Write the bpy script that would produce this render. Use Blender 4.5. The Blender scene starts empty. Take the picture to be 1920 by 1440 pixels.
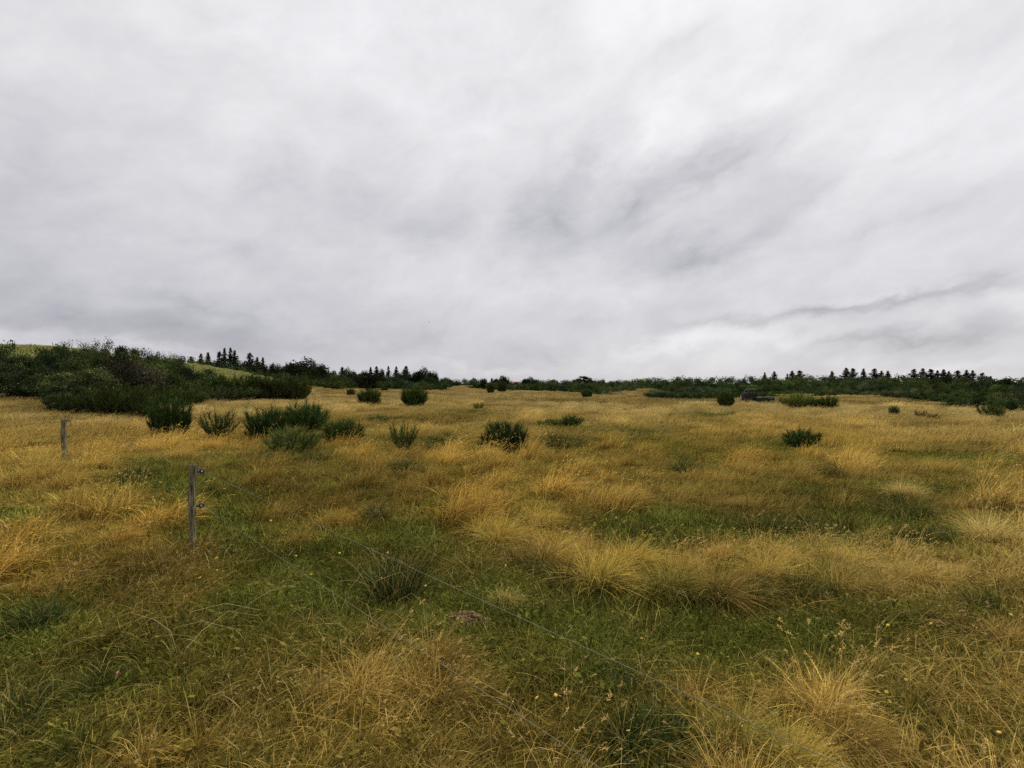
import bpy, math, random
import numpy as np
from mathutils import Vector, Matrix

random.seed(11)
RNG = np.random.default_rng(11)
S = bpy.context.scene
C = S.collection
R = math.radians
CAM_H = 1.65
F = 960.0                      # focal length in photo pixels (1920 wide): 90 degrees across

# ------------------------------------------------------------------ noise
def _hash(ix, iy, seed):
    h = (ix.astype(np.int64)*374761393 + iy.astype(np.int64)*668265263 + seed*1442695041) & 0x7fffffff
    h = ((h ^ (h >> 13))*1274126177) & 0x7fffffff
    h = h ^ (h >> 16)
    return (h & 0xffff)/65535.0
def vnoise(x, y, seed=0):
    x = np.asarray(x, float); y = np.asarray(y, float)
    ix = np.floor(x); iy = np.floor(y); fx = x-ix; fy = y-iy
    fx = fx*fx*(3-2*fx); fy = fy*fy*(3-2*fy)
    a = _hash(ix, iy, seed); b = _hash(ix+1, iy, seed); c = _hash(ix, iy+1, seed); d = _hash(ix+1, iy+1, seed)
    return (a*(1-fx)+b*fx)*(1-fy)+(c*(1-fx)+d*fx)*fy
def fbm(x, y, seed=0, o=4):
    v = 0; a = .5; t = 0
    for k in range(o):
        v = v+a*vnoise(x*2**k+17.3*k, y*2**k+5.1*k, seed+k); t += a; a *= .5
    return v/t
def sstep(a, b, x):
    t = np.clip((x-a)/(b-a), 0, 1); return t*t*(3-2*t)

# ------------------------------------------------------------------ terrain
def bump(x, y, cx, cy, rx, ry, h):
    return h*np.exp(-((x-cx)/rx)**2-((y-cy)/ry)**2)
def px_at(px, d):
    return (px-960)/F*d
MOUNDS = []   # cx, cy, rx, ry, h
for px, d, rx, ry, h in [(868, 112, 2.2, 4, 1.45), (838, 108, 4, 4, .2), (1212, 76, 2.6, 3, 1.05), (1262, 74, 3.2, 3, .5),
                         (1168, 78, 1.4, 2, .55), (1490, 49, 2.2, 2.2, .95), (1015, 98, 3.5, 3, .3), (1055, 95, 3, 3, .35),
                         (1590, 62, 3.0, 3, .4), (1690, 60, 3.6, 3, .35), (655, 120, 8, 8, .5), (740, 118, 8, 8, .5), (1790, 44, 3, 3, .3),
                         (400, 70, 6, 8, .5), (60, 33, 7, 7, .25), (470, 17, 1.2, 1.0, .14), (1000, 6.9, .5, .5, .10), (300, 5.6, .4, .5, .05)]:
    MOUNDS.append((px_at(px, d), d, rx, ry, h))
HPX = [(-500, 668), (-200, 652), (0, 645), (90, 645), (130, 651), (200, 663), (280, 673), (350, 680), (420, 694.5), (490, 710.5), (545, 723), (620, 737), (700, 742)]
HX = np.array([px_at(p, 80) for p, _ in HPX]); HZ = np.maximum(np.array([CAM_H-(q+5-720)/F*80 for _, q in HPX])+.25, 0)
def terrain(x, y):
    x = np.asarray(x, float); y = np.asarray(y, float)
    r = np.hypot(x, y)
    z = (fbm(x/4.5, y/4.5, 3, 3)-.5)*.26*sstep(.5, 7, r) + (fbm(x/26, y/26, 9, 3)-.5)*.38*sstep(10, 40, r)
    z = z+(fbm(x/1.1, y/1.1, 21, 2)-.5)*.10*sstep(.3, 2, r)*(1-sstep(20, 30, r))
    z = z-.25*sstep(7, 24, r)
    crest = np.interp(x, HX, HZ)
    z = z+crest*np.exp(-.5*((y-80)/16.5)**2)
    z = z+1.3*np.exp(-.5*((x+62)/20)**2-.5*((y-46)/13)**2)
    for m in MOUNDS: z = z+bump(x, y, *m)
    return z
def tz(x, y): return float(terrain(np.array([x]), np.array([y]))[0])

# ------------------------------------------------------------------ cover map (what grows where)
GREEN = [(310, 905, 70, 26), (280, 866, 50, 13), (355, 935, 60, 24), (470, 1010, 70, 30), (430, 1000, 110, 48), (545, 1050, 110, 46), (640, 1110, 120, 55), (790, 1005, 55, 38),
         (930, 1150, 210, 75), (1130, 1190, 200, 70), (1480, 1180, 270, 60), (1250, 1140, 160, 30), (1180, 1400, 100, 75), (1120, 1270, 90, 50),
         (20, 1380, 55, 90), (40, 1165, 60, 42), (220, 1260, 70, 40), (30, 955, 40, 30), (1630, 965, 110, 36), (1700, 915, 80, 30),
         (1540, 985, 70, 24), (1560, 918, 60, 14), (1230, 985, 60, 20), (1070, 795, 90, 9), (1040, 855, 45, 16), (835, 832, 60, 10),
         (580, 800, 60, 20), (1300, 870, 50, 10), (1850, 850, 90, 18), (1380, 985, 90, 26), (1500, 830, 50, 12), (1720, 1010, 90, 30), (700, 780, 60, 8),
         (560, 850, 70, 16), (860, 765, 70, 6), (930, 800, 40, 10), (1200, 800, 80, 8), (1330, 770, 120, 5), (1690, 1330, 70, 60), (1850, 1120, 70, 30), (430, 1130, 60, 40)]
GOLD = [(60, 890, 110, 40), (140, 935, 80, 30), (190, 855, 60, 16), (240, 990, 85, 55), (352, 1048, 50, 22), (900, 860, 170, 22), (640, 850, 90, 26), (1120, 885, 70, 30), (1000, 940, 150, 55), (1300, 905, 120, 40), (70, 835, 110, 30),
        (200, 800, 140, 20), (720, 1330, 150, 95), (70, 1090, 60, 34), (1860, 1000, 90, 70), (1890, 1240, 60, 60), (1500, 1340, 130, 70), (1560, 880, 120, 20),
        (600, 755, 260, 12), (1080, 1040, 130, 45), (1250, 1060, 130, 40), (1440, 1030, 90, 40), (1620, 1060, 120, 30), (1150, 765, 200, 10), (1680, 900, 60, 40),
        (1650, 800, 140, 14), (480, 820, 60, 14), (330, 760, 90, 14), (1780, 1040, 90, 40), (300, 1400, 120, 60), (1450, 790, 120, 12)]
BROWN = [(600, 930, 150, 24), (830, 779, 150, 6), (500, 882, 90, 18), (420, 1290, 150, 90), (560, 1200, 120, 70), (880, 775, 60, 5), (1800, 1150, 120, 50), (1230, 752, 60, 6),
         (330, 1080, 90, 50), (1330, 790, 60, 6), (1090, 820, 70, 8), (180, 1130, 110, 60), (1480, 960, 90, 24), (1850, 1330, 110, 70), (720, 930, 80, 20), (1090, 748, 120, 4), (1850, 820, 70, 8)]
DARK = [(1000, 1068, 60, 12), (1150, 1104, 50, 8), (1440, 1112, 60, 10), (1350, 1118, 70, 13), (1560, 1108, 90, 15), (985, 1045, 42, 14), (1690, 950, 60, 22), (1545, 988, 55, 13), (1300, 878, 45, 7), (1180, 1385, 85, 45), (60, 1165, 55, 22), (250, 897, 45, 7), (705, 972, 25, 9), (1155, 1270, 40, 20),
        (30, 1350, 60, 100), (150, 1420, 60, 30), (830, 834, 55, 6), (1430, 988, 60, 12), (1210, 985, 50, 12), (400, 925, 40, 8), (870, 1195, 60, 10), (1540, 885, 50, 6), (1075, 1090, 40, 8), (1250, 1112, 40, 8), (560, 862, 70, 6), (1740, 1000, 60, 14), (1840, 1130, 60, 16), (210, 1290, 60, 24), (760, 880, 40, 6), (1050, 830, 60, 5)]  # lush grass, and shaded hollows done as dark green plants
def _patch(px, py, L):
    v = np.zeros_like(px)
    for cx, cy, rx, ry in L:
        v = np.maximum(v, np.exp(-((px-cx)/rx)**2-((py-cy)/ry)**2))
    return v
def cover(x, y):
    """green, gold and brown weights of the vegetation at ground points"""
    x = np.asarray(x, float); y = np.asarray(y, float)
    yy = np.maximum(y, .6)
    wx = x+.25*(fbm(x*1.3, y*1.3, 40, 3)-.5)*np.minimum(yy, 8)*.5
    wy = yy*(1+.16*(fbm(x*1.1, y*1.1, 44, 3)-.5))
    px = 960+F*wx/wy; py = 720+F*CAM_H/wy
    ins = (y > .9)
    g = np.where(ins, _patch(px, py, GREEN), 0); s = np.where(ins, _patch(px, py, GOLD), 0); b = np.where(ins, _patch(px, py, BROWN), 0)
    r = np.hypot(x, y)
    n1 = fbm(x/1.6, y/1.6, 50, 4); n2 = fbm(x/2.3, y/2.3, 61, 4); n3 = fbm(x/9, y/9, 70, 3); n4 = fbm(x/2.6, y/1.9, 77, 3)
    far = sstep(6, 14, r)
    G = .18+1.05*g+1.0*sstep(.54, .68, n1)*(1-.5*far) - .3*s
    A = .26+.55*far+.9*s+.6*sstep(.5, .64, n2)
    B = .17+1.5*b+.45*sstep(.52, .66, n3)+.35*sstep(.54, .66, n4)-.06*far
    n5 = fbm(x/11, y/7, 95, 4); n6 = fbm(x/5, y/8, 97, 3)
    B = B+far*(.6*sstep(.55, .68, n5)); G = G+far*.55*sstep(.55, .66, n6)
    G = np.clip(G*(1-.4*sstep(22, 60, r))*(1-.6*s), 0.02, 2); A = np.clip(A*(1-.8*g), .02, 2); B = np.clip(B*(1-.55*g), .02, 2)
    t = G+A+B
    return G/t, A/t, B/t
def tint_of(x, y, jitter=.12):
    G, A, B = cover(x, y)
    r = np.hypot(x, y)
    G, A, B = [w[:, None]**2.4 for w in (G, A, B)]
    t = G+A+B
    n = fbm(x/.9, y/.9, 81, 3)[:, None]; m = fbm(x/5, y/5, 85, 3)[:, None]
    far = sstep(8, 30, r)[:, None]
    cg = np.array([.150, .155, .026])*(1-n)+np.array([.075, .096, .020])*n
    m = np.clip((m-.5)*2.2+.5, 0, 1); fw = sstep(12, 45, r)[:, None]; ca = np.array([.67, .465, .12])*(1-m)+np.array([.58, .36, .068])*m; ca = ca*(1-fw)+fw*(np.array([.62, .475, .20])*(1-m)+np.array([.57, .41, .14])*m)
    ca = ca*(1-.0*far)
    cb = np.array([.20, .125, .028])*(1-n)+np.array([.14, .105, .024])*n
    c = (cg*G+ca*A+cb*B)/t
    c = c*(1+RNG.normal(0, jitter, (len(x), 1)))
    return np.clip(c, .01, .8)

def tuss(x, y, cell, seed=5):
    """1 on a tussock, 0 in the gaps between"""
    gx = np.floor(x/cell); gy = np.floor(y/cell); best_ = np.zeros_like(x)
    for i in (-1, 0, 1):
        for j in (-1, 0, 1):
            cx = (gx+i+.15+.7*_hash(gx+i, gy+j, seed))*cell; cy = (gy+j+.15+.7*_hash(gx+i, gy+j, seed+1))*cell
            rr = cell*(.20+.22*_hash(gx+i, gy+j, seed+2)); st = .25+.75*_hash(gx+i, gy+j, seed+3)
            best_ = np.maximum(best_, st*np.exp(-((x-cx)**2+(y-cy)**2)/rr**2))
    return best_
def gaps(t, T, k=.55):
    """between tussocks the tint goes olive-brown, darkened to put shade into the gaps"""
    w = (k*np.clip(1-1.25*T, 0, 1))[:, None]
    return t*(1-w)+w*np.array([.085, .072, .016])*(1+RNG.normal(0, .15, (len(T), 1)))  # olive-brown thatch colour, deepened as painted shade between tussocks
# ------------------------------------------------------------------ thickets: field edge as (px, py of the edge)
EDGE = [(850, 727), (940, 731), (1000, 733), (1110, 737), (1180, 739), (1250, 745), (1340, 747), (1430, 744), (1560, 742), (1640, 744), (1720, 748), (1770, 755), (1830, 763), (1920, 767), (2200, 772)]
def edge_depth(px):
    return 1584/(np.interp(px, [e[0] for e in EDGE], [e[1] for e in EDGE])-720)
def in_thicket(x, y):
    yy = np.maximum(y, .5); px = 960+F*x/yy
    return (px > 850) & (y > edge_depth(px)*1.03)

# ------------------------------------------------------------------ object helpers
def tag(o, label=None, cat=None, group=None, kind=None):
    if label: o['label'] = label
    if cat: o['category'] = cat
    if group: o['group'] = group
    if kind: o['kind'] = kind
    return o
def link(o, parent=None):
    C.objects.link(o)
    if parent: o.parent = parent
    return o
def empty(name, loc=(0, 0, 0), rz=0):
    o = bpy.data.objects.new(name, None); o.empty_display_size = .1
    o.location = loc; o.rotation_euler = (0, 0, rz); return link(o)

class MB:
    """collects geometry; build() makes ONE mesh"""
    def __init__(s): s.v = []; s.f = []; s.n = 0; s.rv = []; s.tt = []; s.mi = []
    def add(s, V, Fc, rv=None, tt=None, mi=0):
        V = np.asarray(V, float)
        s.v.append(V); s.f += [tuple(i+s.n for i in f) for f in Fc]; s.mi += [mi]*len(Fc)
        s.rv.append(np.full(len(V), .5) if rv is None else np.broadcast_to(np.asarray(rv, float), (len(V),)))
        s.tt.append(np.full(len(V), .5) if tt is None else np.broadcast_to(np.asarray(tt, float), (len(V),)))
        s.n += len(V); return s
    def tube(s, pts, rad, seg=6, cap=True, rv=None, jit=0, mi=0):
        pts = [Vector(p) for p in pts]; V = []; Fc = []
        up = Vector((.13, .21, .97))
        for i, p in enumerate(pts):
            d = (pts[min(i+1, len(pts)-1)]-pts[max(i-1, 0)]).normalized()
            a = d.cross(up if abs(d.dot(up)) < .95 else Vector((1, 0, 0))).normalized(); b = d.cross(a)
            r = rad[i] if hasattr(rad, '__len__') else rad
            for k in range(seg):
                t = 2*math.pi*k/seg; q = r*(1+random.uniform(-jit, jit))
                V.append(p+(a*math.cos(t)+b*math.sin(t))*q)
        for i in range(len(pts)-1):
            for k in range(seg):
                k2 = (k+1) % seg
                Fc.append((i*seg+k, i*seg+k2, (i+1)*seg+k2, (i+1)*seg+k))
        if cap:
            Fc.append(tuple(range(seg))[::-1]); Fc.append(tuple((len(pts)-1)*seg+k for k in range(seg)))
        return s.add([tuple(v) for v in V], Fc, rv=rv, mi=mi)
    def box(s, c, d, rot=None, mi=0, taper=1):
        V = []
        for sx in (-1, 1):
            for sy in (-1, 1):
                for sz in (-1, 1):
                    t = taper if sz > 0 else 1
                    v = Vector((sx*d[0]/2*t, sy*d[1]/2*t, sz*d[2]/2))
                    if rot: v = rot @ v
                    V.append(tuple(v+Vector(c)))
        return s.add(V, [(0, 1, 3, 2), (4, 6, 7, 5), (0, 4, 5, 1), (2, 3, 7, 6), (0, 2, 6, 4), (1, 5, 7, 3)], mi=mi)
    def torus(s, c, axis, Rr, r, n=16, m=8, mi=0):
        axis = Vector(axis).normalized(); a = axis.orthogonal().normalized(); b = axis.cross(a); c = Vector(c); V = []; Fc = []
        for i in range(n):
            t = 2*math.pi*i/n; d = a*math.cos(t)+b*math.sin(t)
            for j in range(m):
                u = 2*math.pi*j/m
                V.append(tuple(c+d*(Rr+r*math.cos(u))+axis*(r*math.sin(u))))
        for i in range(n):
            for j in range(m):
                Fc.append((i*m+j, ((i+1) % n)*m+j, ((i+1) % n)*m+(j+1) % m, i*m+(j+1) % m))
        return s.add(V, Fc, mi=mi)
    def quads(s, V, rv, tt):
        """V: (n,4,3) array"""
        n = len(V); idx = np.arange(n*4).reshape(n, 4)
        s.v.append(V.reshape(-1, 3)); s.f += [tuple(q) for q in (idx+s.n).tolist()]; s.mi += [0]*n
        s.rv.append(np.repeat(rv, 4)); s.tt.append(np.repeat(tt, 4) if np.ndim(tt) == 1 else np.asarray(tt).reshape(-1))
        s.n += n*4; return s
    def mesh(s, name, mats, smooth=False):
        me = bpy.data.meshes.new(name)
        V = np.concatenate(s.v)
        me.from_pydata(V.tolist(), [], s.f)
        for nm, arr in (('rv', s.rv), ('tt', s.tt)):
            a = me.attributes.new(nm, 'FLOAT', 'POINT'); a.data.foreach_set('value', np.concatenate(arr).astype(np.float32))
        for m in (mats if isinstance(mats, (list, tuple)) else [mats]): me.materials.append(m)
        if max(s.mi or [0]) > 0: me.polygons.foreach_set('material_index', s.mi)
        if smooth: me.polygons.foreach_set('use_smooth', [True]*len(me.polygons))
        me.update(); return me
    def build(s, name, mats, parent=None, smooth=False):
        return link(bpy.data.objects.new(name, s.mesh(name, mats, smooth)), parent)

# ------------------------------------------------------------------ materials
def mat(name):
    m = bpy.data.materials.new(name); m.use_nodes = True
    nt = m.node_tree; nt.nodes.clear()
    out = nt.nodes.new('ShaderNodeOutputMaterial')
    return m, nt, out
def N(nt, t, **k):
    n = nt.nodes.new(t)
    for a, b in k.items(): setattr(n, a, b)
    return n
def attr(nt, name, typ='GEOMETRY'):
    return N(nt, 'ShaderNodeAttribute', attribute_name=name, attribute_type=typ)
def math_(nt, op, a, b=None, c=None, clamp=False):
    n = N(nt, 'ShaderNodeMath', operation=op, use_clamp=clamp)
    for i, v in enumerate((a, b, c)):
        if v is None: continue
        if isinstance(v, (int, float)): n.inputs[i].default_value = v
        else: nt.links.new(v, n.inputs[i])
    return n.outputs[0]
def mixc(nt, f, a, b, blend='MIX'):
    n = N(nt, 'ShaderNodeMix', data_type='RGBA', blend_type=blend)
    for i, v in ((0, f), (6, a), (7, b)):
        if isinstance(v, (int, float)): n.inputs[i].default_value = v
        elif isinstance(v, tuple): n.inputs[i].default_value = (*v, 1) if len(v) == 3 else v
        else: nt.links.new(v, n.inputs[i])
    return n.outputs[2]
def scale_c(nt, col, f):
    n = N(nt, 'ShaderNodeVectorMath', operation='SCALE')
    nt.links.new(col, n.inputs[0]); nt.links.new(f, n.inputs[3]) if not isinstance(f, float) else setattr(n.inputs[3], 'default_value', f)
    return n.outputs[0]
def leaf_shader(nt, out, col, trans=.3, gloss=.0):
    d = N(nt, 'ShaderNodeBsdfDiffuse'); t = N(nt, 'ShaderNodeBsdfTranslucent'); m = N(nt, 'ShaderNodeMixShader')
    nt.links.new(col, d.inputs[0]); nt.links.new(col, t.inputs[0]); m.inputs[0].default_value = trans
    nt.links.new(d.outputs[0], m.inputs[1]); nt.links.new(t.outputs[0], m.inputs[2])
    nt.links.new(m.outputs[0], out.inputs[0])

def grass_mat(name, dead=.6, deadcol=(.54, .39, .11), base=(1, 1, 1), objcol=False, tip=None, vmin=.28, vmax=1.5):
    m, nt, out = mat(name)
    if objcol:
        oi = N(nt, 'ShaderNodeObjectInfo'); c = oi.outputs['Color']
    else:
        c = attr(nt, 'tint', 'INSTANCER').outputs['Color']
    rv = attr(nt, 'rv').outputs['Fac']; tt = attr(nt, 'tt').outputs['Fac']
    c = mixc(nt, 1.0, c, base, 'MULTIPLY')
    c = scale_c(nt, c, math_(nt, 'MULTIPLY_ADD', rv, vmax, vmin))
    f = math_(nt, 'MULTIPLY', math_(nt, 'MULTIPLY_ADD', rv, 5.0, -3.6, True), dead)
    c = mixc(nt, f, c, deadcol)
    if tip:
        c = mixc(nt, math_(nt, 'MULTIPLY', math_(nt, 'MULTIPLY_ADD', tt, 2.0, -.9, True), tip[3]), c, tip[:3])
    leaf_shader(nt, out, c, .24); return m
M_TURF = grass_mat('turf_blades', .35, (.34, .27, .07))
M_TUFT = grass_mat('long_grass_blades', .6, (.56, .41, .13))
M_STALK = grass_mat('seed_stalks', .5, (.58, .44, .22), tip=(.55, .40, .19, .5))
M_FAR = grass_mat('meadow_blades', .4, (.62, .44, .12))
M_TUSS = grass_mat('tussock_blades', .65, (.50, .36, .13), objcol=True)

def foliage_mat(name, trans=.22, vmin=.5, vmax=1.0, nscale=1.2):
    m, nt, out = mat(name)
    c = N(nt, 'ShaderNodeObjectInfo').outputs['Color']
    rv = attr(nt, 'rv').outputs['Fac']
    no = N(nt, 'ShaderNodeTexNoise'); no.inputs['Scale'].default_value = nscale
    tc = N(nt, 'ShaderNodeTexCoord'); nt.links.new(tc.outputs['Object'], no.inputs['Vector'])
    f = math_(nt, 'MULTIPLY', math_(nt, 'MULTIPLY_ADD', rv, vmax, vmin), math_(nt, 'MULTIPLY_ADD', no.outputs['Fac'], 2.2, -.1))
    c2 = scale_c(nt, c, f)
    c3 = mixc(nt, math_(nt, 'MULTIPLY_ADD', rv, 3.0, -2.1, True), c2, mixc(nt, 1.0, c2, (2.3, 2.1, 1.7), 'MULTIPLY'))
    leaf_shader(nt, out, c3, trans); return m
M_LEAF = foliage_mat('leaves')
M_NEEDLE = foliage_mat('needles', .08, .5, .9, 2)
M_BROOM = foliage_mat('broom_twigs', .10, .5, 1.0, 3)

def bark_mat(name, a, b, sc=(30, 30, 3), rough=.9, bumpd=.02, lich=None):
    m, nt, out = mat(name)
    p = N(nt, 'ShaderNodeBsdfPrincipled'); p.inputs['Roughness'].default_value = rough
    tc = N(nt, 'ShaderNodeTexCoord'); mp = N(nt, 'ShaderNodeMapping'); mp.inputs['Scale'].default_value = sc
    nt.links.new(tc.outputs['Object'], mp.inputs[0])
    no = N(nt, 'ShaderNodeTexNoise'); no.inputs['Scale'].default_value = 1; no.inputs['Detail'].default_value = 6; nt.links.new(mp.outputs[0], no.inputs['Vector'])
    f = math_(nt, 'MULTIPLY_ADD', no.outputs['Fac'], 3.0, -1.0, True)
    c = mixc(nt, f, a, b)
    if lich:
        n2 = N(nt, 'ShaderNodeTexNoise'); n2.inputs['Scale'].default_value = 14; n2.inputs['Detail'].default_value = 4; nt.links.new(tc.outputs['Object'], n2.inputs['Vector'])
        c = mixc(nt, math_(nt, 'MULTIPLY_ADD', n2.outputs['Fac'], 5.0, -2.7, True), c, lich)
    nt.links.new(c, p.inputs['Base Color'])
    bp = N(nt, 'ShaderNodeBump'); bp.inputs['Strength'].default_value = 1; bp.inputs['Distance'].default_value = bumpd
    nt.links.new(no.outputs['Fac'], bp.inputs['Height']); nt.links.new(bp.outputs[0], p.inputs['Normal'])
    nt.links.new(p.outputs[0], out.inputs[0]); return m
M_BARK = bark_mat('bark', (.03, .024, .018), (.10, .085, .065), (6, 6, 2))
M_STEM = bark_mat('broom_stems', (.05, .045, .025), (.16, .13, .08), (20, 20, 6))
M_POST = bark_mat('weathered_wood', (.026, .020, .009), (.24, .20, .105), (70, 70, 6), bumpd=.02, lich=(.19, .19, .10))
M_POST2 = bark_mat('pale_wood', (.28, .25, .19), (.45, .41, .33), (40, 40, 4))
M_SOIL = bark_mat('bare_earth', (.028, .017, .007), (.24, .135, .040), (60, 60, 60), bumpd=.01)
M_RUST = bark_mat('dark_metal', (.005, .005, .003), (.015, .014, .009), (5, 5, 5))
M_RAIL = bark_mat('grey_planks', (.04, .038, .033), (.17, .165, .14), (3, 30, 30))
M_WALL = bark_mat('house_render', (.5, .42, .34), (.6, .52, .44), (2, 2, 2))
M_ROOF = bark_mat('red_tiles', (.36, .17, .12), (.42, .22, .16), (1.5, 1.5, 8))
def plain(name, c, rough=.5, metal=0):
    m, nt, out = mat(name); p = N(nt, 'ShaderNodeBsdfPrincipled')
    no = N(nt, 'ShaderNodeTexNoise'); no.inputs['Scale'].default_value = 60
    cc = mixc(nt, math_(nt, 'MULTIPLY', no.outputs['Fac'], .5), c, tuple(v*.7 for v in c)); nt.links.new(cc, p.inputs['Base Color'])
    p.inputs['Roughness'].default_value = rough; p.inputs['Metallic'].default_value = metal
    nt.links.new(p.outputs[0], out.inputs[0]); return m
M_BLACK = plain('black_plastic', (.012, .012, .013), .45)
M_WHITE = plain('white_porcelain', (.72, .72, .70), .3)
M_WIRE = plain('wire_metal', (.17, .16, .10), .9)
M_GLASS = plain('dark_glass', (.03, .035, .04), .15)
M_PETAL = plain('yellow_petals', (.70, .48, .05), .7)
M_PINK = plain('pink_petals', (.55, .16, .25), .6)
M_FSTEM = plain('flower_stem', (.09, .12, .03), .7)
M_BIRD = plain('dark_feathers', (.03, .03, .035), .8)

# ------------------------------------------------------------------ ground sheet
def ground():
    rs = np.concatenate([[0], np.geomspace(.3, 120, 260), np.geomspace(124, 6000, 60)])
    nA = 420
    th = np.linspace(0, 2*np.pi, nA, endpoint=False)
    # finer in front of the camera (+Y), coarser behind
    th = th+.55*np.sin(th)          # clusters around th=pi
    th = th-np.pi/2                 # so the cluster sits on +Y
    Rg, Tg = np.meshgrid(rs[1:], th, indexing='ij')
    X = (Rg*np.cos(Tg)).ravel(); Y = (Rg*np.sin(Tg)).ravel()
    X = np.concatenate([[0.0], X]); Y = np.concatenate([[0.0], Y])
    Z = terrain(X, Y)
    V = np.stack([X, Y, Z], 1)
    nr = len(rs)-1; fc = []
    for k in range(nA): fc.append((0, 1+k, 1+(k+1) % nA))
    I = np.arange(nr*nA).reshape(nr, nA)+1
    a = I[:-1]; b = np.roll(I, -1, 1)[:-1]; c = np.roll(I, -1, 1)[1:]; d = I[1:]
    fc += [tuple(q) for q in np.stack([a, d, c, b], -1).reshape(-1, 4).tolist()]
    me = bpy.data.meshes.new('ground'); me.from_pydata(V.tolist(), [], fc)
    t = tint_of(X, Y, .05)
    t = t*np.array([.26, .25, .24])
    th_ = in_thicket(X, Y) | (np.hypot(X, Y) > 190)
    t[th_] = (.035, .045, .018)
    hill = sstep(1.2, 2.2, Z)[:, None]*((X < -25)[:, None])
    t = t*(1-hill)+hill*np.array([.20, .22, .07])
    ca = me.attributes.new('tint', 'FLOAT_COLOR', 'POINT')
    ca.data.foreach_set('color', np.concatenate([t, np.ones((len(t), 1))], 1).astype(np.float32).ravel())
    me.polygons.foreach_set('use_smooth', [True]*len(me.polygons))
    m, nt, out = mat('soil_and_thatch')
    p = N(nt, 'ShaderNodeBsdfDiffuse')
    c = attr(nt, 'tint').outputs['Color']
    tc = N(nt, 'ShaderNodeTexCoord'); no = N(nt, 'ShaderNodeTexNoise'); no.inputs['Scale'].default_value = 9; no.inputs['Detail'].default_value = 8
    nt.links.new(tc.outputs['Object'], no.inputs['Vector'])
    c = scale_c(nt, c, math_(nt, 'MULTIPLY_ADD', no.outputs['Fac'], 1.6, .2))
    nt.links.new(c, p.inputs[0])
    bp = N(nt, 'ShaderNodeBump'); bp.inputs['Distance'].default_value = .06; nt.links.new(no.outputs['Fac'], bp.inputs['Height']); nt.links.new(bp.outputs[0], p.inputs['Normal'])
    nt.links.new(p.outputs[0], out.inputs[0])
    me.materials.append(m); me.update()
    o = link(bpy.data.objects.new('ground', me)); tag(o, 'rough meadow ground of soil and thatch under the grass', 'ground', kind='structure')
ground()

# ------------------------------------------------------------------ grass prototypes
def ribbons(n, root_r, h, w, lean=.3, out=.5, droop=.5, wind=.25, seg=4, rnd_h=.4, flat=0.0, root=None):
    """n blades; returns quads (n*seg,4,3), rv, tt"""
    a = RNG.uniform(0, 2*np.pi, n); rr = root_r*np.sqrt(RNG.uniform(0, 1, n))
    P = np.stack([rr*np.cos(a), rr*np.sin(a), np.zeros(n)], 1) if root is None else root
    H = h*(1-rnd_h*RNG.uniform(0, 1, n)**1.2)*(1+.1*RNG.normal(0, 1, n))
    phi = a+RNG.normal(0, .9, n)
    o = np.clip(out*(rr/max(root_r, 1e-6))+RNG.normal(0, lean, n), -1.2, 1.4)
    D = np.stack([np.cos(phi)*o+wind*RNG.uniform(.2, 1.8, n), np.sin(phi)*o, np.ones(n)*(1-flat)], 1)
    D /= np.linalg.norm(D, axis=1)[:, None]
    hor = D.copy(); hor[:, 2] = 0; hn = np.linalg.norm(hor, axis=1)[:, None]+1e-6; hor = hor/hn
    dr = droop*np.abs(RNG.normal(.8, .5, n))
    side = np.stack([-hor[:, 1], hor[:, 0], np.zeros(n)], 1)
    tw = RNG.uniform(-1.2, 1.2, n)[:, None]
    sd = side*np.cos(tw)+hor*np.sin(tw)
    pts = []
    for k in range(seg+1):
        t = k/seg
        q = P+D*(H*t)[:, None]+hor*(H*dr*.6*t*t)[:, None]-np.array([0, 0, 1])*(H*dr*.55*t**2.4)[:, None]
        ww = w*(1-t**2.2)*.5+.0003
        pts.append((q-sd*ww, q+sd*ww))
    Q = []; T = []
    for k in range(seg):
        Q.append(np.stack([pts[k][0], pts[k][1], pts[k+1][1], pts[k+1][0]], 1))
        T.append(np.tile(np.array([k/seg, k/seg, (k+1)/seg, (k+1)/seg]), (n, 1)))
    Q = np.stack(Q, 1).reshape(-1, 4, 3); T = np.stack(T, 1).reshape(-1, 4)
    rv = np.repeat(RNG.uniform(0, 1, n), seg)
    tips = (pts[-1][0]+pts[-1][1])/2
    return Q, rv, T, tips, hor
def seedheads(mb, tips, hor, L, w, per, rv0=.75):
    n = len(tips)
    for k in range(per):
        t = RNG.uniform(0, 1, n)[:, None]
        base = tips-np.array([0, 0, 1])*L*.55*(1-t)+hor*(L*.55*t)-np.array([0, 0, .25])*L*t*t
        d = RNG.normal(0, 1, (n, 3)); d[:, 2] = np.abs(d[:, 2])*.7; d += hor*1.2; d /= np.linalg.norm(d, axis=1)[:, None]
        sd = np.cross(d, RNG.normal(0, 1, (n, 3))); sd /= np.linalg.norm(sd, axis=1)[:, None]
        l = L*.28*RNG.uniform(.6, 1.3, n)[:, None]
        q = np.stack([base, base+d*l*.5+sd*w, base+d*l, base+d*l*.5-sd*w], 1)
        mb.quads(q, np.clip(RNG.normal(rv0, .15, n), 0, 1), np.full((n, 4), .95))
PROTO = {}
def proto(kind, mbs, m):
    col = bpy.data.collections.new(kind)
    for i, mb in enumerate(mbs):
        col.objects.link(bpy.data.objects.new('%s_%02d' % (kind, i), mb.mesh(kind, m)))
    PROTO[kind] = (col, len(mbs))
def simple(n, root_r, h, w, **k):
    mb = MB(); Q, rv, T, tips, hor = ribbons(n, root_r, h, w, **k); mb.quads(Q, rv, T); return mb
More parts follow.
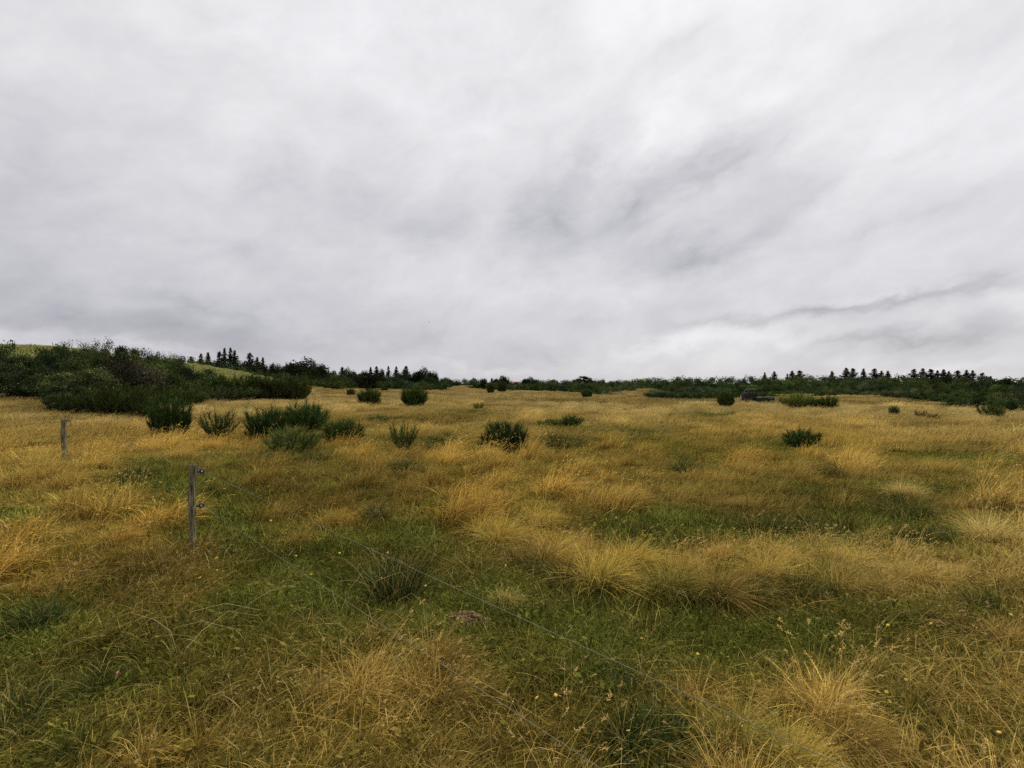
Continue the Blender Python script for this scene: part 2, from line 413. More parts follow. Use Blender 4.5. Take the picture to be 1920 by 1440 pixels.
def weeds(mb, n, r, sz):
    """small broad leaves lying in the turf"""
    a = RNG.uniform(0, 6.28, n); rr = r*np.sqrt(RNG.uniform(0, 1, n))
    b = np.stack([rr*np.cos(a), rr*np.sin(a), RNG.uniform(.005, .05, n)], 1)
    d = RNG.normal(0, 1, (n, 3)); d[:, 2] = np.abs(d[:, 2])*.5; d /= np.linalg.norm(d, axis=1)[:, None]
    sd = np.cross(d, np.array([0, 0, 1.])+RNG.normal(0, .3, (n, 3))); sd /= np.linalg.norm(sd, axis=1)[:, None]
    l = sz*RNG.uniform(.6, 1.5, n)[:, None]
    mb.quads(np.stack([b, b+d*l*.5+sd*l*.22, b+d*l, b+d*l*.5-sd*l*.22], 1), RNG.uniform(0, .6, n), np.full((n, 4), .4)); return mb
def mk_turf(w=.003):
    return weeds(simple(150, .16, .085, w, lean=.7, out=.3, droop=.6, wind=.15, seg=3, rnd_h=.7), 14, .15, .035)
proto('turf', [mk_turf() for _ in range(6)], M_TURF)
def mk_tuft():
    mb = simple(100, .07, .30, .0027, lean=.38, out=.55, droop=.75, wind=.28, seg=5, rnd_h=.6)
    Q, rv, T, _, _ = ribbons(40, .09, .14, .003, lean=.8, out=.9, droop=.9, seg=3); mb.quads(Q, rv*.6, T); return mb
proto('tuft', [mk_tuft() for _ in range(6)], M_TUFT)
def mk_thatch():
    return simple(70, .15, .20, .003, lean=1.1, out=.5, droop=.7, wind=.3, seg=4, rnd_h=.7, flat=.65)
proto('thatch', [mk_thatch() for _ in range(5)], M_TUFT)
def mk_stalk(n=10, h=.44, w=.0021):
    mb = MB(); Q, rv, T, tips, hor = ribbons(n, .10, h, w, lean=.22, out=.2, droop=.32, wind=.22, seg=6, rnd_h=.5); mb.quads(Q, rv, T)
    seedheads(mb, tips, hor, .062, .0021, 10, .65); return mb
proto('stalk', [mk_stalk() for _ in range(6)], M_STALK)
def mk_bent():
    mb = MB()
    for k in range(2):
        a = random.uniform(0, 6.28); d = np.array([math.cos(a), math.sin(a), 0]); n = np.array([-d[1], d[0], 0]); L = random.uniform(.18, .42); h = random.uniform(.10, .28); kx = random.uniform(.4, .8)
        p = [np.array([random.uniform(-.1, .1), random.uniform(-.1, .1), 0.])]; p += [p[0]+d*L*.3*kx+[0, 0, h*.8], p[0]+d*L*kx+[0, 0, h], p[0]+d*L+[0, 0, h*random.uniform(.4, 1.05)]]
        mb.tube([tuple(q) for q in p], [.0011, .0011, .0010, .0006], 3, rv=.5)
    return mb
proto('bent', [mk_bent() for _ in range(8)], M_STALK)
# coarser patches, the same plants merged, for ground further away
def mk_mid_turf(): return simple(150, .30, .11, .007, lean=.7, out=.2, droop=.6, wind=.15, seg=2, rnd_h=.7)
proto('mid_turf', [mk_mid_turf() for _ in range(4)], M_TURF)
def mk_mid():
    mb = simple(120, .19, .36, .0065, lean=.34, out=.45, droop=.7, wind=.38, seg=4, rnd_h=.6)
    Q, rv, T, tips, hor = ribbons(14, .2, .52, .004, lean=.2, out=.2, droop=.35, wind=.38, seg=4); mb.quads(Q, np.clip(rv+.3, 0, 1), T)
    seedheads(mb, tips, hor, .08, .0032, 5); return mb
proto('mid', [mk_mid() for _ in range(6)], M_FAR)
def mk_far():
    mb = simple(230, .6, .27, .014, lean=.3, out=.2, droop=.6, wind=.42, seg=3, rnd_h=.6)
    Q, rv, T, tips, hor = ribbons(40, .6, .41, .008, lean=.2, out=.2, droop=.4, wind=.45, seg=3); mb.quads(Q, np.clip(rv+.3, 0, 1), T)
    seedheads(mb, tips, hor, .10, .008, 3); return mb
proto('far', [mk_far() for _ in range(5)], M_FAR)
def mk_vfar():
    return simple(300, 1.5, .27, .035, lean=.3, out=.2, droop=.6, wind=.42, seg=2, rnd_h=.7)
proto('vfar', [mk_vfar() for _ in range(4)], M_FAR)

def instancer(name, kind, X, Y, tint, scale, label, cat, lean=None, rz=None, zoff=0):
    n = len(X)
    me = bpy.data.meshes.new(name); Z = terrain(X, Y)+zoff
    me.vertices.add(n); me.vertices.foreach_set('co', np.stack([X, Y, Z], 1).astype(np.float32).ravel())
    col, cnt = PROTO[kind]
    def at(nm, typ, key, arr):
        a = me.attributes.new(nm, typ, 'POINT'); a.data.foreach_set(key, np.ascontiguousarray(arr).ravel())
    at('tint', 'FLOAT_COLOR', 'color', np.concatenate([tint, np.ones((n, 1))], 1).astype(np.float32))
    rot = np.zeros((n, 3), np.float32); rot[:, :2] = RNG.normal(0, .06, (n, 2)); rot[:, 2] = RNG.uniform(-1, 1, n)*(np.pi if rz is None else rz)
    at('rot', 'FLOAT_VECTOR', 'vector', rot)
    at('scl', 'FLOAT_VECTOR', 'vector', scale.astype(np.float32))
    at('pid', 'INT', 'value', RNG.integers(0, cnt, n).astype(np.int32))
    o = link(bpy.data.objects.new(name, me)); tag(o, label, cat, kind='stuff')
    ng = bpy.data.node_groups.new(name, 'GeometryNodeTree')
    ng.interface.new_socket('Geometry', in_out='INPUT', socket_type='NodeSocketGeometry')
    ng.interface.new_socket('Geometry', in_out='OUTPUT', socket_type='NodeSocketGeometry')
    gi = ng.nodes.new('NodeGroupInput'); go = ng.nodes.new('NodeGroupOutput')
    ip = ng.nodes.new('GeometryNodeInstanceOnPoints'); ci = ng.nodes.new('GeometryNodeCollectionInfo')
    ci.inputs['Collection'].default_value = col; ci.inputs['Separate Children'].default_value = True; ci.inputs['Reset Children'].default_value = True
    def na(nm, typ):
        a = ng.nodes.new('GeometryNodeInputNamedAttribute'); a.data_type = typ; a.inputs['Name'].default_value = nm; return a.outputs[0]
    er = ng.nodes.new('FunctionNodeEulerToRotation')
    L = ng.links.new
    L(na('rot', 'FLOAT_VECTOR'), er.inputs[0])
    mp = ng.nodes.new('GeometryNodeMeshToPoints')
    L(gi.outputs[0], mp.inputs[0]); L(mp.outputs[0], ip.inputs['Points'])
    L(ci.outputs[0], ip.inputs['Instance']); ip.inputs['Pick Instance'].default_value = True
    L(na('pid', 'INT'), ip.inputs['Instance Index']); L(er.outputs[0], ip.inputs['Rotation']); L(na('scl', 'FLOAT_VECTOR'), ip.inputs['Scale'])
    L(ip.outputs[0], go.inputs[0])
    md = o.modifiers.new('scatter', 'NODES'); md.node_group = ng
    return o
def fan(r0, r1, dens, half=57, falloff=0):
    """random points in a ring sector in front of the camera (half: degrees either side)"""
    area = R(half)*(r1*r1-r0*r0); n = int(area*dens)
    r = np.sqrt(RNG.uniform(r0*r0, r1*r1, n)); a = RNG.uniform(-R(half), R(half), n)
    return r*np.sin(a), r*np.cos(a)
MOLE = None
def keep(X, Y, p, pad=0):
    k = RNG.uniform(0, 1, len(X)) < p
    k &= ~in_thicket(X, Y)
    k &= ~((terrain(X, Y) > 1.7) & (X < -25))
    mx, my = (872-960)/F*3.58, 3.58
    k &= ~((((X-mx)/(.15+pad))**2+((Y-my+.25*pad)/(.12+2.2*pad))**2) < 1)
    return X[k], Y[k]
def sc(n, lo, hi, hz=1):
    s = RNG.uniform(lo, hi, n); return np.stack([s, s, s*RNG.uniform(.8, 1.2, n)*hz], 1)
def grass():
    # turf, near
    for (r0, r1, dens, kind, lo, hi) in ((.8, 5.6, 110, 'turf', .7, 1.25), (5.4, 18, 17, 'mid_turf', .8, 1.3)):
        X, Y = fan(r0, r1, dens); G, A, B = cover(X, Y)
        X, Y = keep(X, Y, np.clip(.40+1.2*G, 0, 1)); G, A, B = cover(X, Y)
        t = tint_of(X, Y)
        g2 = np.array([.150, .172, .028]); n = fbm(X/.5, Y/.5, 33, 3)[:, None]
        t = t*.35+.65*g2*np.clip(.2+1.6*(n-.15), .2, 2)*(1+RNG.normal(0, .15, (len(X), 1)))
        s = sc(len(X), lo, hi); instancer('short_turf', kind, X, Y, t, s, 'short green turf between the dry tussocks', 'grass')
    # brown thatch
    X, Y = fan(.8, 6, 40); G, A, B = cover(X, Y); X, Y = keep(X, Y, np.clip(1.7*B+.4*A, 0, 1)*(1-.9*G), .06)
    t = tint_of(X, Y)*.5+.5*np.array([.17, .115, .03])
    instancer('dead_thatch', 'thatch', X, Y, t, sc(len(X), .8, 1.4), 'matted brown dead grass between the green patches', 'grass', rz=1.3)
    # tufts, near
    X, Y = fan(.8, 6.2, 105); G, A, B = cover(X, Y); T = tuss(X, Y, .58); X, Y = keep(X, Y, np.clip(1.15*A+.5*B-.2*G, .03, 1)*(.03+1.3*T**1.2)*(1-.8*G)**2, .10)
    G, A, B = cover(X, Y); T = tuss(X, Y, .58)
    instancer('long_grass', 'tuft', X, Y, gaps(tint_of(X, Y, .2), T), sc(len(X), .55, 1.1)*((.75+.5*A)*(.55+.75*T))[:, None], 'long dry grass bending to the right in the foreground', 'grass', rz=.9)
    X, Y = fan(.9, 6.5, 62); G, A, B = cover(X, Y); T = tuss(X, Y, .58); X, Y = keep(X, Y, np.clip(1.4*A+.45*B-.3*G, .01, 1)*(.08+1.1*T)*(1-.9*G)**2, .14)
    T = tuss(X, Y, .58)
    instancer('seeding_grass', 'stalk', X, Y, tint_of(X, Y, .2)*1.1, sc(len(X), .55, 1.1)*(.75+.3*T)[:, None], 'tall straw-coloured seed stalks over the foreground grass', 'grass', rz=.7)
    X, Y = fan(.9, 7, 3.2); X, Y = keep(X, Y, .8+0*X, .05)
    instancer('bent_stems', 'bent', X, Y, np.array([.46, .36, .16])*(1+RNG.normal(0, .2, (len(X), 1))), sc(len(X), .6, 1.3), 'single pale dead stems lying bent across the grass', 'grass')
    # mid
    X, Y = fan(5.8, 18, 27); G, A, B = cover(X, Y); T = tuss(X, Y, .95); X, Y = keep(X, Y, np.clip(1.4*A+.7*B-.2*G, .05, 1)*(.14+1.15*T)*(1-.7*G)); G, A, B = cover(X, Y); T = tuss(X, Y, .95)
    instancer('dry_meadow', 'mid', X, Y, gaps(tint_of(X, Y, .24), T, .65), sc(len(X), .6, 1.15)*((.72+.5*A)*(.62+.85*T))[:, None], 'golden dry meadow grass leaning to the right', 'grass', rz=.6)
    X, Y = fan(17, 52, 4.2); G, A, B = cover(X, Y); T = tuss(X, Y, 2.2); X, Y = keep(X, Y, np.clip(1.1*A+.75*B+.2*G, .2, 1)*(.45+.8*T)); G, A, B = cover(X, Y); T = tuss(X, Y, 2.2)
    instancer('dry_meadow', 'far', X, Y, gaps(tint_of(X, Y, .24), T, .6), sc(len(X), .75, 1.2)*np.stack([1+0*A, 1+0*A, (.75+.6*A)*(.65+.85*T)], 1), 'golden grass of the middle field', 'grass', rz=.6)
    X, Y = fan(50, 185, .7, 54); T = tuss(X, Y, 5); X, Y = keep(X, Y, .6+.6*T); T = tuss(X, Y, 5)
    instancer('dry_meadow', 'vfar', X, Y, gaps(tint_of(X, Y, .2), T, .5), sc(len(X), .8, 1.2)*np.stack([1+0*T, 1+0*T, .7+.6*T], 1), 'pale golden grass of the far field', 'grass', rz=.6)
    # dark tufts: partly lush grass, partly shade under tussocks put into plant colour
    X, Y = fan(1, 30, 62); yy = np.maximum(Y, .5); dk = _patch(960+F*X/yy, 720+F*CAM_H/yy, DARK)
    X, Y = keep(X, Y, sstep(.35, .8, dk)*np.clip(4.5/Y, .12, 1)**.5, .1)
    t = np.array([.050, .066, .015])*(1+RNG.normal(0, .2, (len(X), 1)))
    instancer('lush_and_shade_grass', 'tuft', X, Y, t, sc(len(X), .6, 1.1)*np.clip(Y/5, 1, 3)[:, None]**.6, 'dark green grass, partly lush, partly shade of the hollows put into its colour', 'grass')
    # dune
    X = RNG.uniform(-112, -22, 16000); Y = RNG.uniform(40, 110, 16000); Z = terrain(X, Y); k = (Z > 1.3); X = X[k]; Y = Y[k]
    n = fbm(X/7, Y/7, 91, 3)[:, None]
    t = (np.array([.30, .33, .11])*(1-n)+np.array([.38, .37, .15])*n)*(1+RNG.normal(0, .1, (len(X), 1)))
    instancer('dune_grass', 'vfar', X, Y, t, sc(len(X), .8, 1.2, 1.1), 'pale green marram grass covering the dune', 'grass', rz=.6)
grass()

# ------------------------------------------------------------------ tussocks (single large tufts one can point at)
def place_px(px, py_base):
    d = CAM_H*F/(py_base-720); x = (px-960)/F*d
    for _ in range(3):
        z = tz(x, d); d = (CAM_H-z)*F/(py_base-720); x = (px-960)/F*d
    return x, d, tz(x, d)
def tussock_mesh(n, h, w, fl):
    mb = simple(n, .13, h, w, lean=.42, out=.75, droop=.8, wind=.3, seg=6, rnd_h=.75)
    Q, rv, T, _, _ = ribbons(n//3, .20, h*.5, w, lean=.6, out=1.1, droop=1.1, seg=4); mb.quads(Q, rv*.5, T)
    if fl:
        Q, rv, T, tips, hor = ribbons(fl, .1, h*1.45, w*.8, lean=.25, out=.35, droop=.3, wind=.3, seg=5); mb.quads(Q, rv, T); seedheads(mb, tips, hor, .065, .0022, 8)
    return mb.mesh('tussock', M_TUSS)
TM = [tussock_mesh(820, .42, .0031, 14) for _ in range(4)]
T_LIST = [  # px, base py, size, colour, label
 (940, 1022, 1.15, 'gold', 'golden tussock at the left end of the tussock bank above the green lawn'),
 (905, 1000, .9, 'gold', 'yellowish tussock behind the left end of the tussock bank'),
 (975, 1052, .75, 'brown', 'brown tussock with blades swept flat to the left above a dark hollow'),
 (1045, 1050, .95, 'gold', 'tall golden tussock right of the dark hollow in the bank'),
 (1120, 1096, 1.1, 'gold', 'wide golden tussock on the front edge of the bank, straight above the lawn'),
 (1185, 1060, .95, 'gold', 'golden tussock behind the wide front tussock of the bank'),
 (1255, 1105, .95, 'olive', 'olive tussock on the front edge right of the wide golden tussock'),
 (1345, 1120, .95, 'brown', 'brownish tussock at the middle of the dark step below the bank'),
 (1440, 1085, .9, 'gold', 'pale tussock on the bank between the dark step and the green hollow'),
 (1010, 985, .9, 'gold', 'yellow tussock highest up on the bank behind the others'),
 (1560, 1090, .85, 'olive', 'olive tussock at the right end of the dark step'),
 (945, 1130, .42, 'straw', 'small straw-pale tussock alone on the lawn above the molehill'),
 (560, 1018, .55, 'brown', 'flattened dark brown tussock on the green strip right of the wooden post'),
 (1395, 1400, .75, 'olive', 'olive tussock crossed by the lower right end of the wire'),
 (1490, 1440, .58, 'gold', 'large golden tussock at the bottom edge right of the wire'),
 (1590, 1400, .58, 'brown', 'rust-brown tussock of long arching blades near the bottom right'),
 (1690, 930, 1.0, 'straw', 'pale straw tussock with tall stems above the dark green hollow'),
 (1850, 1010, 1.1, 'straw', 'tall pale tussock at the right side of the meadow'),
 (1180, 940, .9, 'gold', 'bright golden tussock in the middle of the meadow right of the broom'),
 (1130, 900, .8, 'orange', 'orange-brown tussock below the broom bush in the middle'),
]
TC = {'gold': (.50, .36, .065), 'brown': (.27, .175, .04), 'olive': (.25, .215, .04), 'straw': (.60, .46, .14), 'orange': (.48, .28, .05)}
for i, (px, py, s, c, lab) in enumerate(T_LIST):
    x, y, z = place_px(px, py)
    o = link(bpy.data.objects.new('grass_tussock', TM[i % 4])); o.location = (x, y, z-.01); o.scale = (s, s, s*.92); o.rotation_euler = (0, 0, random.uniform(-.8, .8))
    o.color = (*TC[c], 1); tag(o, lab, 'tussock', 'large tussocks in the meadow')
# dark rush clump
def rush():
    x, y, z = place_px(742, 1118)
    mb = simple(620, .19, .46, .0045, lean=.2, out=.6, droop=.35, wind=.15, seg=5, rnd_h=.5)
    r = empty('rush_clump', (x, y, z)); tag(r, 'dark green clump of rushes on the lawn crossed by the upper wire', 'rushes')
    o = mb.build('foliage', M_TUSS, r); o.color = (.046, .064, .014, 1)
    d = simple(60, .2, .2, .004, lean=.7, out=1, droop=1, seg=4).build('dead_blades', M_TUSS, r); d.color = (.16, .12, .06, 1); d['label'] = 'brown dead blades round the foot'; d['kind'] = 'stuff'
    for px, py, s, lab in ((712, 972, .5, 'small dark green weed clump on brown thatch above the green strip'), (1150, 1290, .45, 'dark green weed clump beside the upper wire low in the meadow'),
                           (60, 1175, .8, 'dark green grass clump at the left edge of the meadow'), (1230, 1395, .7, 'dark green grass clump below the lawn near the bottom')):
        x, y, z = place_px(px, py)
        o2 = link(bpy.data.objects.new('weed_clump', WEED)); o2.location = (x, y, z); o2.scale = (s,)*3; o2.color = (.045, .075, .022, 1); tag(o2, lab, 'weeds', 'dark weed clumps')
_w = simple(300, .24, .22, .007, lean=.5, out=.7, droop=.5, seg=4); weeds(_w, 160, .26, .07)
WEED = _w.mesh('weed_clump', M_TUSS)
rush()

# ------------------------------------------------------------------ molehill
def molehill():
    x, y = (872-960)/F*3.58, 3.58; z = tz(x, y)
    r = empty('molehill', (x, y, z)); tag(r, 'low bare brown molehill of crumbly earth on the green lawn', 'molehill')
    mb = MB(); n, m = 14, 28; V = [(0, 0, .065)]; Fc = []
    for i in range(1, n+1):
        t = i/n
        for k in range(m):
            a = 2*math.pi*k/m; q = t*(1+.20*math.sin(3*a+1)+.12*math.sin(5*a+2)+.08*math.sin(11*a))
            V.append((.165*q*math.cos(a), .125*q*math.sin(a), .068*(1-t**2.2)+random.uniform(-.006, .012)*(t < .98)-.012*(t > .97)))
    for k in range(m): Fc.append((0, 1+k, 1+(k+1) % m))
    for i in range(n-1):
        for k in range(m): Fc.append((1+i*m+k, 1+(i+1)*m+k, 1+(i+1)*m+(k+1) % m, 1+i*m+(k+1) % m))
    mb.add(V, Fc).build('soil', M_SOIL, r)
    cr = MB()
    for k in range(460):
        a = random.uniform(0, 6.28); q = math.sqrt(random.random())*1.25; s = random.uniform(.004, .017)
        p = (.165*q*math.cos(a), .125*q*math.sin(a), .072*(1-min(1, q)**2.2)+.002)
        cr.box(p, (s, s*random.uniform(.6, 1.3), s*.8), Matrix.Rotation(random.uniform(0, 3), 3, Vector((random.random(), random.random(), 1))))
    o = cr.build('crumbs', M_SOIL, r); o['kind'] = 'stuff'
molehill()

# ------------------------------------------------------------------ fence
P1 = (px_at(361, 4.95), 4.95); P2 = (px_at(120, 11.4), 11.4)
WD = Vector((P1[0]-P2[0], P1[1]-P2[1], 0)).normalized(); WN = Vector((-WD.y, WD.x, 0)).normalized()
if WN.x < 0: WN = -WN
def fence_post(P, top, heights, lean, rad, label):
    x, y = P; z0 = tz(x, y)-.15
    r = empty('fence_post', (x, y, z0)); tag(r, label, 'fence post', 'wooden posts of the wire fence')
    mb = MB(); L = top-z0; pts = []; rd = []
    for k in range(25):
        t = k/24; pts.append((lean*(t-.5)+.006*math.sin(7*t), .004*math.sin(5*t), L*t)); rd.append(rad*(1+.10*math.sin(9*t+1)*math.sin(4*t)-.12*t))
    mb.tube(pts, rd, 26, jit=.03)
    gv = [1+random.uniform(-.13, .10) for _ in range(26)]; V = mb.v[0]
    for i_ in range(25):
        cx_, cy_ = pts[i_][0], pts[i_][1]
        for k_ in range(26):
            q = V[i_*26+k_]; f_ = gv[k_]*(1+.04*math.sin(i_*.9+k_*2.1)); q[0] = cx_+(q[0]-cx_)*f_; q[1] = cy_+(q[1]-cy_)*f_
            if i_ == 24: q[2] += random.uniform(-.012, .006)
    mb.build('shaft', M_POST, r)
    ends = []
    for h in heights:
        t = (h-z0)/L; cx = lean*(t-.5)
        c = Vector((cx, 0, h-z0))+WN*(rad+.036)
        ins = MB(); ins.torus(c, WD, .0175, .0085, 18, 8); ins.tube([Vector((cx, 0, h-z0))+WN*(rad*.6), c-WN*.020], .006, 8)
        ins.tube([Vector((cx, 0, h-z0))+WN*(rad*.92), Vector((cx, 0, h-z0))+WN*(rad*.92+.012)], .013, 10)
        io = ins.build('insulator', M_BLACK, r, True)
        co = MB(); co.torus(c, WD, .0065, .0038, 14, 8); co.build('porcelain_core', M_WHITE, io, True)
        ends.append(Vector((x, y, z0))+c)
    return ends
e1 = fence_post(P1, CAM_H-(871-720)/F*4.95, (CAM_H-(885-720)/F*4.95, CAM_H-(950-720)/F*4.95), .02, .037, 'weathered grey wooden fence post with two black ring insulators, the nearer post')
e2 = fence_post(P2, CAM_H-(785-720)/F*11.4, (CAM_H-(789-720)/F*11.4, CAM_H-(819-720)/F*11.4), -.01, .055, 'distant grey wooden fence post in golden grass below the bushy hill')
for i, lab in ((0, 'thin metal upper wire of the fence, slanting down to the bottom right corner'), (1, 'thin metal lower wire of the fence, slanting through the foreground grass')):
    a, b = e2[i], e1[i]
    dp = (CAM_H-b.z)*F/720; through = Vector((((1600, 1130)[i]-960)/F*dp, dp, b.z)); end = b+(through-b)*1.6
    pts = []
    for (p, q, sag) in ((a, b, .035), (b, end, .006)):
        for k in range(24):
            t = k/24; v = p.lerp(q, t); v.z -= sag*4*t*(1-t); pts.append(v)
    pts.append(end)
    o = MB().tube(pts, .0011, 6).build('fence_wire', M_WIRE); tag(o, lab, 'wire', 'fence wires')
# pale stake and rail at far left
x, d = px_at(45.5, 46), 46; z = tz(x, d); topz = CAM_H-(727.5-720)/F*d
r = empty('fence_stake', (x, d, z)); tag(r, 'short pale stake with a grey rail at the foot of the hill, far left', 'stake')
MB().tube([(0, 0, -.2), (0, 0, topz-z)], [.075, .06], 10, jit=.05).build('shaft', M_POST2, r)
MB().tube([(0, 0, topz-z-.08), (-1.2, .2, topz-z+.03), (-2.6, .5, topz-z+.10), (-4, .8, topz-z+.12)], .028, 8).build('rail', M_RAIL, r)

# ------------------------------------------------------------------ foliage meshes (unit height, unit width)
def norm_unit(mb):
    V = np.concatenate(mb.v); lo = V.min(0); hi = V.max(0)
    w = max(hi[0]-lo[0], hi[1]-lo[1]); h = np.percentile(V[:, 2], 99.7)-0
    mb.v = [np.stack([v[:, 0]/w, v[:, 1]/w, v[:, 2]/h], 1) for v in mb.v]; return mb
def leaf_quads(mb, P, Nn, size, asp=.6, rv=None):
    n = len(P)
    d = RNG.normal(0, 1, (n, 3)); d -= (d*Nn).sum(1)[:, None]*Nn; d /= np.linalg.norm(d, axis=1)[:, None]+1e-9
    s = np.cross(Nn, d); l = size*RNG.uniform(.6, 1.4, n)[:, None]
    mb.quads(np.stack([P-d*l*.5, P+s*l*.5*asp, P+d*l*.5, P-s*l*.5*asp], 1), RNG.uniform(0, 1, n) if rv is None else rv, np.full((n, 4), .5))
def leafy(nl, leaves, size, asp=1.0, rx=.5, rz=.5, zc=.55, lump=(.16, .28), flat=1.0, ragged=.25, base_fill=True, top_bias=0):
    """crown of many leaves gathered in uneven lumps inside an ellipsoid; x,y width 1, height ~1"""
    mb = MB(); cs = []
    for k in range(nl):
        for _ in range(30):
            p = RNG.uniform(-1, 1, 3); q = np.linalg.norm(p)
            if q < 1 and q > .25: break
        c = np.array([p[0]*rx*.8*asp, p[1]*rx*.8*asp, zc+p[2]*rz*.78*(1-.25*(asp > 2)*random.random())]); cs.append((c, RNG.uniform(*lump)))
    per = leaves//nl
    for c, rr in cs:
        u = RNG.normal(0, 1, (per, 3)); u /= np.linalg.norm(u, axis=1)[:, None]
        rad = rr*(RNG.uniform(.25, 1, per)**.5)*(1+ragged*RNG.normal(0, 1, per)*.6)
        P = c+u*rad[:, None]*np.array([1, 1, flat])
        k = P[:, 2] > .02; P = P[k]; u = u[k]
        Nn = u*.8+RNG.normal(0, .7, u.shape)+np.array([0, 0, .35]); Nn /= np.linalg.norm(Nn, axis=1)[:, None]
        rv = np.clip(RNG.uniform(0, 1, len(P))*.55+RNG.uniform(0, .5), 0, 1)
        leaf_quads(mb, P, Nn, size, .65, rv)
    return mb, cs
def limbs(cs, r0=.035, n=9, z0=-.03, lo=.12):
    tr = MB(); top = np.mean([c for c, _ in cs], 0)
    tr.tube([(0, 0, z0), (.01, .01, lo), (top[0]*.4, top[1]*.4, top[2])], [r0, r0*.8, r0*.35], 7, jit=.1)
    for c, rr in random.sample(cs, min(n, len(cs))):
        b = Vector((0, 0, random.uniform(lo*.6, max(lo*1.4, top[2]*.6))))
        m = b.lerp(Vector(c), .5)+Vector((random.uniform(-.04, .04), random.uniform(-.04, .04), .02))
        tr.tube([b, m, Vector(c)], [r0*.5, r0*.33, r0*.12], 5, jit=.1)
    return tr
def conifer(ragged):
    mb = MB(); tr = MB(); tr.tube([(0, 0, -.03), (.004, 0, .5), (0, .003, .99)], [.028, .018, .003], 7)
    nb = 150
    for k in range(nb):
        t = (k/nb)**.9; z = .06+.92*t+random.uniform(-.01, .01)
        if random.random() < ragged*.30: continue
        a = k*2.4+random.uniform(-.5, .5); L = (.42*(1-t)**.95+.02)*random.uniform(.7, 1.12)*(1+(ragged*.35 if random.random() < .2 else 0))
        dz = -.10*(1-t)+.06+random.uniform(-.05, .06)
        d = np.array([math.cos(a), math.sin(a), 0])
        n = max(7, int(48*L/.4))
        u = RNG.uniform(.05, 1, n)
        P = np.array([0, 0, z])+d*(L*u)[:, None]+np.array([0, 0, 1])*((dz*L*2*u)+.12*L*u*u)[:, None]+RNG.normal(0, 1, (n, 3))*np.array([.016, .016, .012])*(1.3-u)[:, None]*1.4
        sz = .034*RNG.uniform(.7, 1.4, n)
        Nn = RNG.normal(0, .6, (n, 3))+np.array([0, 0, 1.]); Nn /= np.linalg.norm(Nn, axis=1)[:, None]
        leaf_quads(mb, P, Nn, .055, .5)
        e = Vector((d[0]*L*.85, d[1]*L*.85, z+dz*L*1.6)); tr.tube([(0, 0, z), e], [.006*(1-t)+.002, .0015], 4)
    return mb, tr
def broom(nst=46, spread=.5, twl=.22, sparse=False, w=.012):
    """upright green-twigged broom: fan of stems carrying bundles of thin erect twigs"""
    mb = MB(); st = MB()
    for k in range(nst):
        a = random.uniform(0, 6.283); o = spread*math.sqrt(random.random())
        tip = Vector((math.cos(a)*o, math.sin(a)*o, random.uniform(.48, 1.0)*(1-.22*(o/spread)**2)*(random.uniform(.25, .7) if (k % 3 == 0 and not sparse) else 1)))
        bo = (.12 if sparse else .55*o)*random.random(); b = Vector((math.cos(a)*bo, math.sin(a)*bo, 0))
        m = b.lerp(tip, .45)+Vector((math.cos(a)*.07*o, math.sin(a)*.07*o, -.04))
        st.tube([b, m, tip], [.010, .007, .003], 4)
        n = 70 if sparse else 85
        u = RNG.uniform(.22 if sparse else .08, 1.0, n)[:, None]
        bb, mm, tt = [np.array(v) for v in (b, m, tip)]
        P = (1-u)**2*bb+2*u*(1-u)*mm+u*u*tt
        d0 = np.array([math.cos(a)*o*.8, math.sin(a)*o*.8, 1.0])
        D = d0+RNG.normal(0, .42, (n, 3)); D[:, 2] = np.abs(D[:, 2])+.25; D /= np.linalg.norm(D, axis=1)[:, None]
        L = twl*RNG.uniform(.5, 1.15, n)[:, None]
        sd = np.cross(D, RNG.normal(0, 1, (n, 3))); sd /= np.linalg.norm(sd, axis=1)[:, None]
        ww = w*RNG.uniform(.6, 1.2, n)[:, None]
        Q = np.stack([P-sd*ww*.5, P+sd*ww*.5, P+D*L+sd*ww*.15, P+D*L-sd*ww*.15], 1)
        rv = RNG.uniform(0, 1, n)
        mb.quads(Q, rv, np.full((n, 4), .5))
    return mb, st
def unit_pair(mb, tr):
    """height 1; the width keeps its own proportion and is returned"""
    V = np.concatenate(mb.v)
    w = np.percentile(np.hypot(V[:, 0], V[:, 1]), 96)*2; h = np.percentile(V[:, 2], 98.0)
    for q in (mb, tr): q.v = [v/h for v in q.v]
    return mb, tr, w/h
def pair(mb_tr, name, mat_a, mat_b=M_BARK):
    a, b, w = unit_pair(*mb_tr); return a.mesh(name, mat_a), b.mesh('trunk', mat_b), w
def tree_pair(**k):
    mb, cs = leafy(**k); return pair((mb, limbs(cs)), 'crown', M_LEAF)
def best(sets, asp):
    k = min(range(len(sets)), key=lambda i: abs(math.log(sets[i][0][2]/asp)))
    return random.choice(sets[k])
CONIF = [pair(conifer(r_), 'crown', M_NEEDLE) for r_ in (.3, .5, .9, 1.2, .7)]
ROUND = [tree_pair(nl=34, leaves=3600, size=.055, rx=.5, rz=.42, zc=.56, lump=(.13, .22)) for _ in range(4)]
PINE = [tree_pair(nl=16, leaves=2000, size=.06, rx=.5, rz=.36, zc=.62, lump=(.12, .22), flat=.45, ragged=.4) for _ in range(2)]
SCRUB = [[tree_pair(nl=20, leaves=2800, size=.062, asp=1.2, zc=.44, lump=(.16, .28), flat=.8, ragged=.35) for _ in range(4)],
         [tree_pair(nl=36, leaves=4200, size=.075, asp=2.5, zc=.44, lump=(.18, .32), flat=.8, ragged=.35) for _ in range(4)],
         [tree_pair(nl=52, leaves=5600, size=.085, asp=4.2, zc=.44, lump=(.2, .36), flat=.8, ragged=.35) for _ in range(4)]]
